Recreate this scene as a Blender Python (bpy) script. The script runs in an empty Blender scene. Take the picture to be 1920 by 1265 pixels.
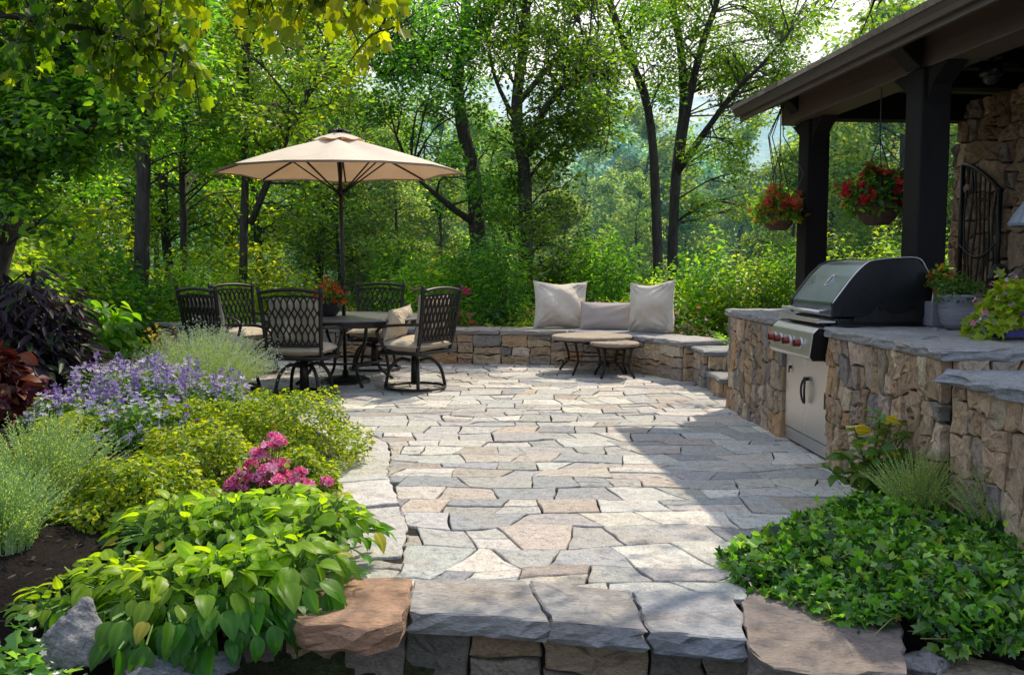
import bpy, bmesh, math, random
import numpy as np
from mathutils import Vector, Matrix

R = math.radians
scene = bpy.context.scene
COL = scene.collection
rng = np.random.default_rng(7)
random.seed(7)

# ------------------------------------------------------------------ camera
CAMH, FPX, CX, CY = 1.30, 1663.0, 960.0, 632.5
PITCH = math.atan((CY - 499.0) / FPX)
CP, SP = math.cos(PITCH), math.sin(PITCH)


def W(px, py, y=None, z=None):
    """A world point seen at a photo pixel, at a given distance y or height z."""
    u, v = (px - CX) / FPX, (CY - py) / FPX
    d = np.array([u, CP + v * SP, -SP + v * CP])
    k = (y / d[1]) if y is not None else ((z - CAMH) / d[2])
    return np.array([0, 0, CAMH]) + d * k


# ------------------------------------------------------------------ helpers
def nrm(a):
    return a / np.maximum(np.linalg.norm(a, axis=-1, keepdims=True), 1e-9)


class MB:
    """Collects vertices, faces and vertex colours for ONE mesh."""

    def __init__(s):
        s.v, s.f, s.c, s.n = [], [], [], 0

    def add(s, v, f, c=(1, 1, 1)):
        v = np.asarray(v, float).reshape(-1, 3)
        s.v.append(v)
        c = np.asarray(c, float)
        s.c.append(np.broadcast_to(c, (len(v), 3)) if c.ndim == 1 else c)
        n = s.n
        s.f.extend([tuple(i + n for i in q) for q in f])
        s.n += len(v)

    def box(s, x0, x1, y0, y1, z0, z1, c=(1, 1, 1)):
        v = [(x, y, z) for z in (z0, z1) for y in (y0, y1) for x in (x0, x1)]
        s.add(v, [(0, 2, 3, 1), (4, 5, 7, 6), (0, 1, 5, 4), (2, 6, 7, 3), (0, 4, 6, 2), (1, 3, 7, 5)], c)

    def tube(s, path, rad, seg=8, c=(1, 1, 1), cap=True, flat=1.0, jit=0.0):
        P = np.asarray(path, float)
        n = len(P)
        rad = np.broadcast_to(np.asarray(rad, float), (n,))
        T = nrm(np.gradient(P, axis=0))
        up = np.array([0, 0, 1.0]) if abs(T[0][2]) < .9 else np.array([1.0, 0, 0])
        a = nrm(np.cross(T[0], up))
        V = []
        th = np.arange(seg) * 2 * math.pi / seg
        for i in range(n):
            a = nrm(a - T[i] * np.dot(a, T[i]))
            b = np.cross(T[i], a)
            rr = rad[i] * (1 + jit * (rng.random(seg) - .5))
            V.append(P[i] + np.outer(np.cos(th) * rr, a) + np.outer(np.sin(th) * rr * flat, b))
        f = [(i * seg + k, i * seg + (k + 1) % seg, (i + 1) * seg + (k + 1) % seg, (i + 1) * seg + k)
             for i in range(n - 1) for k in range(seg)]
        if cap:
            f += [tuple(range(seg))[::-1], tuple((n - 1) * seg + k for k in range(seg))]
        s.add(np.concatenate(V), f, c)

    def lathe(s, prof, seg=24, c=(1, 1, 1), at=(0, 0, 0)):
        V = [(at[0] + r * math.cos(k * 2 * math.pi / seg), at[1] + r * math.sin(k * 2 * math.pi / seg), at[2] + z)
             for r, z in prof for k in range(seg)]
        f = [(i * seg + k, i * seg + (k + 1) % seg, (i + 1) * seg + (k + 1) % seg, (i + 1) * seg + k)
             for i in range(len(prof) - 1) for k in range(seg)]
        s.add(V, f, c)

    def prism(s, prof, axis_a, axis_b, axis_l, l0, l1, o=(0, 0, 0), c=(1, 1, 1)):
        A, B, L, O = map(lambda q: np.asarray(q, float), (axis_a, axis_b, axis_l, o))
        n = len(prof)
        V = [O + A * p[0] + B * p[1] + L * l for l in (l0, l1) for p in prof]
        f = [(k, (k + 1) % n, n + (k + 1) % n, n + k) for k in range(n)] + [tuple(range(n))[::-1], tuple(range(n, 2 * n))]
        s.add(V, f, c)

    def build(s, name, mat, parent=None, smooth=False, loc=None):
        me = bpy.data.meshes.new(name)
        V = np.concatenate(s.v) if s.v else np.zeros((0, 3))
        me.from_pydata(V, [], s.f)
        at = me.attributes.new('Col', 'FLOAT_COLOR', 'POINT')
        if len(V):
            c4 = np.ones((len(V), 4), np.float32)
            c4[:, :3] = np.concatenate(s.c)
            at.data.foreach_set('color', c4.ravel())
        if smooth:
            me.polygons.foreach_set('use_smooth', np.ones(len(me.polygons), bool))
        me.materials.append(mat)
        return link(name, me, parent, loc)


def link(name, me, parent=None, loc=None):
    o = bpy.data.objects.new(name, me)
    COL.objects.link(o)
    if parent is not None:
        o.parent = parent
    if loc is not None:
        o.location = loc
    return o


def tag(o, label=None, cat=None, group=None, kind=None):
    for k, v in (('label', label), ('category', cat), ('group', group), ('kind', kind)):
        if v:
            o[k] = v
    return o


def thing(name, label, cat, loc=(0, 0, 0), rz=0.0, group=None):
    o = link(name, None, None, loc)
    o.rotation_euler = (0, 0, rz)
    o.empty_display_size = .1
    return tag(o, label, cat, group)


def copy_tree(o, parent=None):
    c = o.copy()
    COL.objects.link(c)
    c.parent = parent
    for ch in list(o.children):
        copy_tree(ch, c)
    return c


def bevel(o, w=.006, seg=2, ang=35):
    m = o.modifiers.new('bevel', 'BEVEL')
    m.width, m.segments, m.limit_method, m.angle_limit = w, seg, 'ANGLE', R(ang)
    return o


def smooth_path(pts, n=24):
    """Catmull-Rom through the points."""
    P = np.asarray(pts, float)
    P = np.vstack([2 * P[0] - P[1], P, 2 * P[-1] - P[-2]])
    out = []
    m = len(P) - 3
    for t in np.linspace(0, m - 1e-6, n):
        i = int(t)
        u = t - i
        a, b, c, d = P[i:i + 4]
        out.append(.5 * (2 * b + (c - a) * u + (2 * a - 5 * b + 4 * c - d) * u * u + (3 * b - a - 3 * c + d) * u ** 3))
    return np.array(out)


# ------------------------------------------------------------------ materials
def new_mat(name):
    m = bpy.data.materials.new(name)
    m.use_nodes = True
    nt = m.node_tree
    nt.nodes.clear()
    out = nt.nodes.new('ShaderNodeOutputMaterial')
    return m, nt, out


def N(nt, t, **kw):
    n = nt.nodes.new(t)
    for k, v in kw.items():
        if hasattr(n, k) and k not in ('Scale', 'Detail'):
            setattr(n, k, v)
        else:
            n.inputs[k].default_value = v
    return n


def vcol(nt):
    return N(nt, 'ShaderNodeVertexColor', layer_name='Col').outputs['Color']


def coords(nt, scale=(1, 1, 1)):
    tc = nt.nodes.new('ShaderNodeTexCoord')
    mp = nt.nodes.new('ShaderNodeMapping')
    mp.inputs['Scale'].default_value = scale
    nt.links.new(tc.outputs['Object'], mp.inputs['Vector'])
    return mp.outputs['Vector']


def mix(nt, a, b, fac, mode='MIX'):
    m = nt.nodes.new('ShaderNodeMix')
    m.data_type, m.blend_type = 'RGBA', mode
    for s, v in ((m.inputs['Factor'], fac), (m.inputs['A'], a), (m.inputs['B'], b)):
        if isinstance(v, (float, int)):
            s.default_value = v
        elif isinstance(v, tuple):
            s.default_value = (*v, 1)
        else:
            nt.links.new(v, s)
    return m.outputs['Result']


def ramp(nt, fac, stops):
    r = nt.nodes.new('ShaderNodeValToRGB')
    e = r.color_ramp.elements
    while len(e) < len(stops):
        e.new(.5)
    for el, (p, c) in zip(e, stops):
        el.position = p
        el.color = (*c, 1) if isinstance(c, tuple) else (c, c, c, 1)
    nt.links.new(fac, r.inputs['Fac'])
    return r.outputs['Color']


def noise(nt, vec, sc, det=6, rough=.6):
    n = N(nt, 'ShaderNodeTexNoise', Scale=sc, Detail=det, Roughness=rough)
    nt.links.new(vec, n.inputs['Vector'])
    return n.outputs['Fac']


def bump(nt, h, strength=.3, dist=.01, normal=None):
    b = N(nt, 'ShaderNodeBump', Strength=strength, Distance=dist)
    nt.links.new(h, b.inputs['Height'])
    if normal is not None:
        nt.links.new(normal, b.inputs['Normal'])
    return b.outputs['Normal']


def mat_stone(name, tint=(1, 1, 1), bstr=.5, scale=1.0, rough=.85, stretch=(1, 1, 1), stain=(.45, .28, .14), stain_amt=.35, spec=.3):
    m, nt, out = new_mat(name)
    p = N(nt, 'ShaderNodeBsdfPrincipled', Roughness=rough)
    p.inputs['Specular IOR Level'].default_value = spec
    v = coords(nt, stretch)
    sc_ = N(nt, 'ShaderNodeVectorMath', operation='SCALE')
    sc_.inputs['Scale'].default_value = 41.0
    ad_ = N(nt, 'ShaderNodeVectorMath', operation='ADD')
    nt.links.new(vcol(nt), sc_.inputs[0])
    nt.links.new(v, ad_.inputs[0])
    nt.links.new(sc_.outputs[0], ad_.inputs[1])
    v = ad_.outputs[0]
    n1, n2, n3 = noise(nt, v, 3.5 * scale, 5), noise(nt, v, 22 * scale, 8, .7), noise(nt, v, 90 * scale, 4, .7)
    c = mix(nt, vcol(nt), tint, 1.0, 'MULTIPLY')
    c = mix(nt, c, stain, mix(nt, (0, 0, 0), ramp(nt, n1, [(.5, 0.0), (.72, 1.0)]), stain_amt))
    c = mix(nt, c, ramp(nt, n2, [(.26, .38), (.45, .95), (.75, 1.25)]), 1.0, 'MULTIPLY')
    c = mix(nt, c, ramp(nt, n3, [(.3, .62), (.6, 1.12)]), 1.0, 'MULTIPLY')
    nt.links.new(c, p.inputs['Base Color'])
    b1 = bump(nt, n2, bstr, .014)
    nt.links.new(bump(nt, n3, min(1, bstr * 1.1), .006, b1), p.inputs['Normal'])
    nt.links.new(p.outputs[0], out.inputs['Surface'])
    return m


def mat_plain(name, col, rough=.5, metal=0.0, nscale=12.0, namt=.25, bstr=.1, bdist=.004, stretch=(1, 1, 1), spec=.5, usecol=False):
    m, nt, out = new_mat(name)
    p = N(nt, 'ShaderNodeBsdfPrincipled', Roughness=rough, Metallic=metal)
    p.inputs['Specular IOR Level'].default_value = spec
    v = coords(nt, stretch)
    n1 = noise(nt, v, nscale, 7, .65)
    base = mix(nt, vcol(nt), col, 1.0, 'MULTIPLY')
    c = mix(nt, base, ramp(nt, n1, [(.25, 1 - namt), (.75, 1 + namt)]), 1.0, 'MULTIPLY')
    nt.links.new(c, p.inputs['Base Color'])
    rr = N(nt, 'ShaderNodeMapRange')
    rr.inputs['To Min'].default_value, rr.inputs['To Max'].default_value = max(rough - .12, .05), min(rough + .12, 1)
    nt.links.new(n1, rr.inputs['Value'])
    nt.links.new(rr.outputs[0], p.inputs['Roughness'])
    nt.links.new(bump(nt, n1, bstr, bdist), p.inputs['Normal'])
    nt.links.new(p.outputs[0], out.inputs['Surface'])
    return m


def mat_leaf(name, trans=.62, tint=(3.3, 3.15, .7), rough=.36, spec=.45, vary=.18):
    m, nt, out = new_mat(name)
    p = N(nt, 'ShaderNodeBsdfPrincipled', Roughness=rough)
    p.inputs['Specular IOR Level'].default_value = spec
    oi = nt.nodes.new('ShaderNodeObjectInfo')
    hs = nt.nodes.new('ShaderNodeHueSaturation')
    mr = N(nt, 'ShaderNodeMapRange')
    mr.inputs['To Min'].default_value, mr.inputs['To Max'].default_value = 1 - vary, 1 + vary
    nt.links.new(oi.outputs['Random'], mr.inputs['Value'])
    nt.links.new(mr.outputs[0], hs.inputs['Value'])
    mr2 = N(nt, 'ShaderNodeMapRange')
    mr2.inputs['To Min'].default_value, mr2.inputs['To Max'].default_value = .5 - vary * .1, .5 + vary * .1
    nt.links.new(oi.outputs['Random'], mr2.inputs['Value'])
    nt.links.new(mr2.outputs[0], hs.inputs['Hue'])
    nt.links.new(vcol(nt), hs.inputs['Color'])
    c = hs.outputs['Color']
    nt.links.new(c, p.inputs['Base Color'])
    t = nt.nodes.new('ShaderNodeBsdfTranslucent')
    nt.links.new(mix(nt, c, tint, 1.0, 'MULTIPLY'), t.inputs['Color'])
    s = N(nt, 'ShaderNodeMixShader', Fac=trans)
    nt.links.new(p.outputs[0], s.inputs[1])
    nt.links.new(t.outputs[0], s.inputs[2])
    nt.links.new(s.outputs[0], out.inputs['Surface'])
    return m


def mat_bark(name, dark=(.016, .013, .011), light=(.075, .06, .048)):
    m, nt, out = new_mat(name)
    p = N(nt, 'ShaderNodeBsdfPrincipled', Roughness=.9)
    v = coords(nt, (9, 9, 1.6))
    n1 = noise(nt, v, 2.2, 8, .7)
    n2 = noise(nt, coords(nt, (1, 1, 1)), 1.4, 4)
    c = ramp(nt, n1, [(.35, dark), (.68, light)])
    c = mix(nt, c, (.07, .085, .035), mix(nt, (0, 0, 0), ramp(nt, n2, [(.5, 0.0), (.7, 1.0)]), .5))
    nt.links.new(c, p.inputs['Base Color'])
    nt.links.new(bump(nt, n1, .9, .03), p.inputs['Normal'])
    nt.links.new(p.outputs[0], out.inputs['Surface'])
    return m


def mat_fabric(name, col, trans=0.0, weave=220.0, wrinkle=6.0, wamt=.02):
    m, nt, out = new_mat(name)
    p = N(nt, 'ShaderNodeBsdfPrincipled', Roughness=.92)
    p.inputs['Specular IOR Level'].default_value = .15
    p.inputs['Sheen Weight'].default_value = .15
    v = coords(nt)
    n1, n2 = noise(nt, v, wrinkle, 5, .55), noise(nt, v, weave, 2, .5)
    c = mix(nt, vcol(nt), col, 1.0, 'MULTIPLY')
    c = mix(nt, c, ramp(nt, n1, [(.3, .9), (.7, 1.06)]), 1.0, 'MULTIPLY')
    c = mix(nt, c, ramp(nt, n2, [(.3, .82), (.7, 1.12)]), 1.0, 'MULTIPLY')
    nt.links.new(c, p.inputs['Base Color'])
    nt.links.new(bump(nt, n2, .25, .003, bump(nt, n1, 1.0, wamt)), p.inputs['Normal'])
    if trans:
        t = nt.nodes.new('ShaderNodeBsdfTranslucent')
        nt.links.new(mix(nt, c, (.95, .62, .36), 1.0, 'MULTIPLY'), t.inputs['Color'])
        s = N(nt, 'ShaderNodeMixShader', Fac=trans)
        nt.links.new(p.outputs[0], s.inputs[1])
        nt.links.new(t.outputs[0], s.inputs[2])
        nt.links.new(s.outputs[0], out.inputs['Surface'])
    else:
        nt.links.new(p.outputs[0], out.inputs['Surface'])
    return m


def mat_ground(name, stops, scale=4.0, bstr=.8, bdist=.05):
    m, nt, out = new_mat(name)
    p = N(nt, 'ShaderNodeBsdfPrincipled', Roughness=.95)
    p.inputs['Specular IOR Level'].default_value = .15
    v = coords(nt)
    n1, n2 = noise(nt, v, scale, 8, .7), noise(nt, v, scale * 9, 6, .7)
    c = mix(nt, ramp(nt, n1, stops), ramp(nt, n2, [(.3, .5), (.7, 1.4)]), 1.0, 'MULTIPLY')
    nt.links.new(c, p.inputs['Base Color'])
    nt.links.new(bump(nt, n2, bstr, bdist), p.inputs['Normal'])
    nt.links.new(p.outputs[0], out.inputs['Surface'])
    return m


M_PAVE = mat_stone('flagstone', bstr=.85, stain=(.38, .31, .24), stain_amt=.5, spec=.35, rough=.75)
M_WALLST = mat_stone('seat wall stone', bstr=.6, stain=(.34, .19, .08), stain_amt=.4)
M_LEDGE = mat_stone('ledge stone', bstr=.7, scale=1.2, stretch=(1, 1, .6), stain=(.33, .19, .09), stain_amt=.4)
M_SLAB = mat_stone('bluestone slab', bstr=.8, scale=.8, stretch=(.6, 1.4, 2.5), stain=(.27, .20, .14), stain_amt=.55, spec=.45, rough=.65)
M_ROCK = mat_stone('rough rock', bstr=1.0, scale=.9, stretch=(.8, .8, 1.6), stain=(.2, .17, .15), stain_amt=.3)
M_MORTAR = mat_ground('dark joint', [(.3, (.018, .015, .012)), (.7, (.05, .042, .034))], 12, .6, .02)
M_MULCH = mat_ground('dark mulch', [(.3, (.012, .009, .008)), (.7, (.045, .033, .026))], 9, 1.0, .06)
M_SOIL = mat_ground('wood soil', [(.3, (.03, .028, .015)), (.7, (.06, .075, .025))], 1.2, .8, .1)
M_CHIP = mat_plain('bark chip', (1, 1, 1), .9, nscale=30, namt=.4)
M_LEAF = mat_leaf('tree leaf')
M_LEAF2 = mat_leaf('glossy leaf', .52, (2.5, 2.4, .55), .40, .35, .1)
M_MAPLE = mat_leaf('maple leaf', .68, (2.6, 2.3, .4), .45, .3, .05)
M_FAR = mat_leaf('far leaf', .6, (3.0, 2.8, 1.1), .6, .2, .2)
M_PETAL = mat_leaf('petal', .35, (1.1, 1.0, 1.05), .6, .15, .05)
M_BARK = mat_bark('dark bark')
M_TWIG = mat_plain('twig', (.06, .05, .03), .85, nscale=40)
M_STEM = mat_plain('green stem', (.06, .11, .03), .7, nscale=40)
M_IRON = mat_plain('cast metal', (.022, .019, .017), .42, .55, 60, .35, .25, .003, spec=.5)
M_BLACKMETAL = mat_plain('grill black', (.007, .007, .008), .32, .2, 30, .2, .03, .001)
M_STEEL = mat_plain('brushed steel', (.62, .60, .58), .42, 1.0, 30, .1, .05, .001, (1, 1, 30))
M_HOOD = mat_plain('polished hood', (.30, .35, .44), .30, 1.0, 5, .08, .015, .003)
M_KNOB = mat_plain('knob', (.16, .02, .015), .25, .3, 30, .1)
M_WOODDK = mat_plain('dark stained timber', (.009, .007, .006), .7, 0, 4, .45, .35, .006, (8, 8, .8), spec=.22)
M_SOFFIT = mat_plain('brown soffit board', (.075, .05, .036), .55, 0, 3, .3, .2, .005, (9, .5, 9))
M_FASCIA = mat_plain('gutter', (.075, .058, .05), .4, .2, 4, .2, .06, .003, (3, .4, 3))
M_SHINGLE = mat_plain('shingle', (.26, .21, .16), .9, 0, 25, .4, .5, .01)
M_CANVAS = mat_fabric('umbrella canvas', (.72, .62, .50), .17, 300, 2.5, .01)
M_PILLOW = mat_fabric('linen', (.60, .52, .42), 0, 240, 7, .025)
M_CUSH = mat_fabric('chair cushion', (.50, .42, .31), 0, 200, 10, .03)
M_POLE = mat_plain('dark pole', (.02, .016, .014), .35, .5, 20, .2)
M_TABLE = mat_plain('slate table top', (.10, .10, .105), .35, 0, 14, .35, .15, .004)
M_OAK = mat_plain('weathered board', (.23, .175, .125), .75, 0, 6, .35, .35, .006, (1, 9, 9))
M_STAKE = mat_plain('raw stake', (.16, .11, .06), .85, 0, 8, .3, .4, .008, (9, 9, 1))
M_TERRA = mat_plain('terracotta', (.42, .19, .06), .8, 0, 14, .25, .2)
M_GREYPOT = mat_plain('grey pot', (.17, .17, .18), .8, 0, 6, .35, .35, .008, (1, 1, 9))
M_COIR = mat_plain('coir liner', (.075, .042, .025), .95, 0, 35, .5, .9, .02)
M_DARKPOT = mat_plain('dark bowl', (.03, .026, .024), .4, 0, 12, .3)
M_GLASSBOX = mat_plain('painted planter', (1, 1, 1), .2, 0, 8, .3, .05)
M_LAMP = mat_plain('grey ribbed lamp', (.42, .46, .52), .5, .3, 14, .25, .3, .006, (1, 1, 14))
M_BLUE = mat_plain('blue enamel', (.03, .035, .16), .25, .1, 8, .2)


# ------------------------------------------------------------------ leaves
def T_(v, f):
    return np.array(v, float), f


def lobed(radii):
    """A lobed leaf split on its midrib: radii = [(angle from tip in deg, r)] for the right half, tip first, base last."""
    c = np.array([0, .42])
    pts = [(c[0] + r * math.sin(R(a)), c[1] + r * math.cos(R(a))) for a, r in radii]
    rt = [(x, y, .26 * x - .22 * (y - .4) ** 2) for x, y in pts]
    lf = [(-x, y, z + .06 * x) for x, y, z in rt]
    v = [(0, 0, 0)] + rt + lf[1:]
    n = len(rt)
    fr = tuple([0] + list(range(n, 0, -1)))
    fl = tuple([0, 1] + list(range(n + 1, 2 * n)))
    return T_(v, [fr, fl])


TP = {
    'quad': T_([(0, 0, 0), (.33, .5, .06), (0, 1, 0), (-.33, .5, .06)], [(0, 1, 2, 3)]),
    'oval': T_([(0, 0, 0), (.27, .33, .08), (.22, .68, .06), (0, 1, -.06), (-.22, .68, .06), (-.27, .33, .08)],
               [(0, 1, 2, 3), (0, 3, 4, 5)]),
    'lance': T_([(0, 0, 0), (.13, .35, .04), (.1, .7, .02), (0, 1, -.1), (-.1, .7, .02), (-.13, .35, .04)],
                [(0, 1, 2, 3), (0, 3, 4, 5)]),
    'blade': T_([(-.03, 0, 0), (.03, 0, 0), (.024, .5, .03), (-.024, .5, .03), (0, 1, 0)], [(0, 1, 2, 3), (3, 2, 4)]),
    'maple': lobed([(0, .60), (8, .47), (18, .36), (26, .40), (38, .50), (50, .56), (60, .44), (72, .36), (88, .42), (104, .47), (118, .38),
                    (140, .38), (165, .43)]),
    'ivy': lobed([(0, .58), (20, .36), (34, .30), (55, .54), (75, .40), (90, .30), (118, .46), (150, .40), (170, .38)]),
}
# hosta / broad leaf: a curved, ribbed grid
_g, _gc = [], []
_prof = [(0, .0), (.06, .13), (.2, .275), (.4, .31), (.6, .265), (.78, .165), (.92, .065), (1.0, .0)]
for _y, _w in _prof:
    _d = -.42 * _y * _y + .22 * _y
    for _i in range(9):
        _s = (_i - 4) / 4
        _rib = .014 * (1 if _i % 2 else -1) * (1 - abs(_s)) if _i != 4 else -.02
        _g.append((_s * _w, _y, _d + .2 * abs(_s) * _w + _rib + .012 * math.sin(_y * 17 + _s * 4) * abs(_s)))
        _gc.append((1.35 if _i == 4 else 1.06 if _i % 2 else .9) * (1 - .12 * _y))
TP['hosta'] = T_(_g, [(r * 9 + k, r * 9 + k + 1, r * 9 + k + 10, r * 9 + k + 9) for r in range(7) for k in range(8)])
TCOL = {'hosta': np.array(_gc)}
_fv, _ff = [(0, 0, -.1)], []
for _k in range(5):
    _a = _k * 2 * math.pi / 5
    for _da, _r, _z in ((-.5, .38, .02), (0, .55, .1), (.5, .38, .02)):
        _fv.append((_r * math.sin(_a + _da), _r * math.cos(_a + _da), _z))
    _ff.append((0, 1 + _k * 3, 2 + _k * 3, 3 + _k * 3))
TP['flower'] = T_(_fv, _ff)


def leaf_mesh(name, P, D, Nn, S, tmpl, cols, smooth=False):
    tv, tf = TP[tmpl]
    n, k = len(P), len(tv)
    D = nrm(D)
    Nn = nrm(Nn - D * np.sum(Nn * D, 1, keepdims=True))
    B = np.cross(D, Nn)
    S = np.broadcast_to(np.asarray(S, float), (n,))[:, None, None]
    V = P[:, None] + S * (tv[None, :, 0:1] * B[:, None] + tv[None, :, 1:2] * D[:, None] + tv[None, :, 2:3] * Nn[:, None])
    me = bpy.data.meshes.new(name)
    lens = np.array([len(q) for q in tf])
    idx = np.concatenate([np.array(q) for q in tf])
    loops = (np.arange(n)[:, None] * k + idx[None]).ravel()
    tot = np.tile(lens, n)
    start = np.concatenate([[0], np.cumsum(tot)[:-1]])
    me.vertices.add(n * k)
    me.vertices.foreach_set('co', V.astype(np.float32).ravel())
    me.loops.add(len(loops))
    me.loops.foreach_set('vertex_index', loops.astype(np.int32))
    me.polygons.add(len(tot))
    me.polygons.foreach_set('loop_start', start.astype(np.int32))
    me.polygons.foreach_set('loop_total', tot.astype(np.int32))
    if smooth:
        me.polygons.foreach_set('use_smooth', np.ones(len(tot), bool))
    me.update(calc_edges=True)
    at = me.attributes.new('Col', 'FLOAT_COLOR', 'POINT')
    c4 = np.ones((n * k, 4), np.float32)
    c4[:, :3] = np.repeat(cols, k, axis=0)
    if tmpl in TCOL:
        c4[:, :3] *= np.tile(TCOL[tmpl], n)[:, None]
    at.data.foreach_set('color', c4.ravel())
    return me


def pick_cols(n, palette, jitter=.25, base=None):
    pal = np.array([p[:3] for p in palette], float)
    wt = np.array([p[3] if len(p) > 3 else 1 for p in palette], float)
    i = rng.choice(len(pal), n, p=wt / wt.sum())
    c = pal[i] * (1 + jitter * (rng.random((n, 1)) * 2 - 1))
    return np.clip(c, .002, 1)


def rdir(n):
    return nrm(rng.normal(size=(n, 3)))


def cluster_leaves(clusters, per, flat=.75, droop=.25, upw=.9):
    """Leaf points, axes and normals in loose clumps; clusters rows are x, y, z, radius."""
    C = np.asarray(clusters, float)
    n = len(C) * per
    ci = np.repeat(np.arange(len(C)), per)
    d = rdir(n)
    r = rng.random(n) ** .45
    off = d * r[:, None] * C[ci, 3:4]
    off[:, 2] *= flat
    P = C[ci, :3] + off
    Nn = nrm(np.array([0, 0, upw]) + d * .45 + rng.normal(size=(n, 3)) * .55)
    D = rdir(n) + d * .6
    D[:, 2] = D[:, 2] * .4 - droop
    return P, nrm(D), Nn, ci


def dome_pts(n, rx, ry, h, shell=.35, z0=0.0):
    d = rdir(n)
    d[:, 2] = np.abs(d[:, 2])
    r = rng.random(n) ** shell
    P = d * r[:, None] * np.array([rx, ry, h])
    # uneven outline
    bumpy = 1 + .16 * np.sin(d[:, 0] * 7 + rx * 40) * np.cos(d[:, 1] * 6 + h * 30) + .08 * np.sin(d[:, 2] * 13 + rx * 9)
    P *= bumpy[:, None]
    P[:, 2] += z0
    return P, d


def stems_mb(points, base_r, rad=.006, curve=.3):
    mb = MB()
    for p in points:
        b = rng.normal(size=3) * base_r
        b[2] = -.03
        m = b * .5 + p * .5
        m[:2] = b[:2] * (.5 + curve) + p[:2] * (.5 - curve)
        mb.tube([b, m, p], [rad, rad * .8, rad * .4], 5)
    return mb


def plant(name, label, cat, loc, layers, nst=8, rad=.006, rz=None, group=None, stem_mat=None, base_r=.06):
    """A plant: stems plus leaf and blossom layers, each one part."""
    t = thing(name, label, cat, loc, rng.random() * 6.28 if rz is None else rz, group)
    first = layers[0]
    if nst:
        P, d = dome_pts(nst, first['r'][0] * .8, first['r'][1] * .8, first['r'][2] * .9, .5)
        stems_mb(P, base_r, rad).build('stem', stem_mat or M_STEM, t)
    for L in layers:
        n = L['n']
        P, d = dome_pts(n, *L['r'], shell=L.get('shell', .35), z0=L.get('z0', 0))
        if 'keep' in L:
            P, d = P[:], d
            k = d[:, 2] > L['keep']
            P, d = P[k], d[k]
            n = len(P)
        ov = L.get('out', .6)
        Nn = np.array([0, 0, L.get('up', .7)]) + d * ov + rng.normal(size=(n, 3)) * L.get('rnd', .45)
        D = rdir(n) * .8 + d * np.array([1, 1, 0]) * L.get('spread', .8)
        D[:, 2] = D[:, 2] * .4 - L.get('droop', .2)
        s = L['s'] * (.65 + .7 * rng.random(n))
        cols = pick_cols(n, L['pal'], L.get('jit', .25))
        shade = .55 + .45 * np.clip(np.linalg.norm(P / np.array(L['r']), axis=1), 0, 1)
        cols = cols * shade[:, None] if L.get('shade', False) else cols
        me = leaf_mesh(L['part'], P, D, Nn, s, L['t'], cols, L.get('smooth', False))
        me.materials.append(L.get('m', M_LEAF2))
        link(L['part'], me, t)
    return t


def wisp(name, label, cat, loc, rx, ry, h, nstem, leaves_per, size, pal, tips=None, group=None, lean=.5, tipn=8, tip_s=.012, tpl='lance'):
    """An airy clump: many fine upright stems, each set with small narrow leaves, optional tiny blossoms on the tips."""
    t = thing(name, label, cat, loc, 0, group)
    mb = MB()
    PP, DD, SS, TPn = [], [], [], []
    for i in range(nstem):
        a, q = rng.random() * 6.283, math.sqrt(rng.random())
        b = np.array([math.cos(a) * rx * q * .45, math.sin(a) * ry * q * .45, 0])
        tip = np.array([math.cos(a) * rx * q, math.sin(a) * ry * q, h * (1 - .45 * q * q) * (.75 + .35 * rng.random())])
        tip[:2] += rng.normal(size=2) * rx * .1
        m = b * .55 + tip * .45
        m[2] = tip[2] * (.5 + .1 * lean)
        m[:2] = b[:2] * .75 + tip[:2] * .25
        pth = smooth_path([b, m, tip], 7)
        mb.tube(pth, np.linspace(.0028, .001, 7), 3, c=pal[0][:3], cap=False)
        tt = np.linspace(.12, 1, leaves_per)
        for x in tt:
            j = min(int(x * 6), 5)
            PP.append(pth[j] + (pth[j + 1] - pth[j]) * (x * 6 - j))
            DD.append(nrm(pth[j + 1] - pth[j]) * .75 + rng.normal(size=3) * .55)
            SS.append(size * (1.15 - .6 * x) * (.7 + .6 * rng.random()))
        TPn.append(tip)
    mb.build('stem', mat_colour_stem, t)
    PP, DD = np.array(PP), np.array(DD)
    me = leaf_mesh('foliage', PP, DD, rdir(len(PP)) + np.array([0, 0, .4]), np.array(SS), tpl, pick_cols(len(PP), pal, .25))
    me.materials.append(M_LEAF2)
    link('foliage', me, t)
    if tips:
        TPn = np.array(TPn)
        Q = np.repeat(TPn, tipn, axis=0)
        Q = Q + rng.normal(size=Q.shape) * np.array([.012, .012, .045])
        me = leaf_mesh('blossom', Q, rdir(len(Q)), rdir(len(Q)) + np.array([0, -.3, .5]), tip_s * (.6 + .8 * rng.random(len(Q))), 'flower', pick_cols(len(Q), tips, .2))
        me.materials.append(M_PETAL)
        link('blossom', me, t)
    return t


mat_colour_stem = mat_plain('fine stem', (1.2, 1.2, 1.2), .8, nscale=30)


# ------------------------------------------------------------------ stonework
def guillotine(x0, x1, y0, y1, wm, hm, out):
    w, h = x1 - x0, y1 - y0
    if w / wm < (.75 + .5 * rng.random()) and h / hm < (.75 + .5 * rng.random()):
        out.append((x0, x1, y0, y1))
        return out
    k = .34 + .32 * rng.random()
    if w / wm > h / hm:
        xm = x0 + w * k
        guillotine(x0, xm, y0, y1, wm, hm, out)
        guillotine(xm, x1, y0, y1, wm, hm, out)
    else:
        ym = y0 + h * k
        guillotine(x0, x1, y0, ym, wm, hm, out)
        guillotine(x0, x1, ym, y1, wm, hm, out)
    return out


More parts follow.
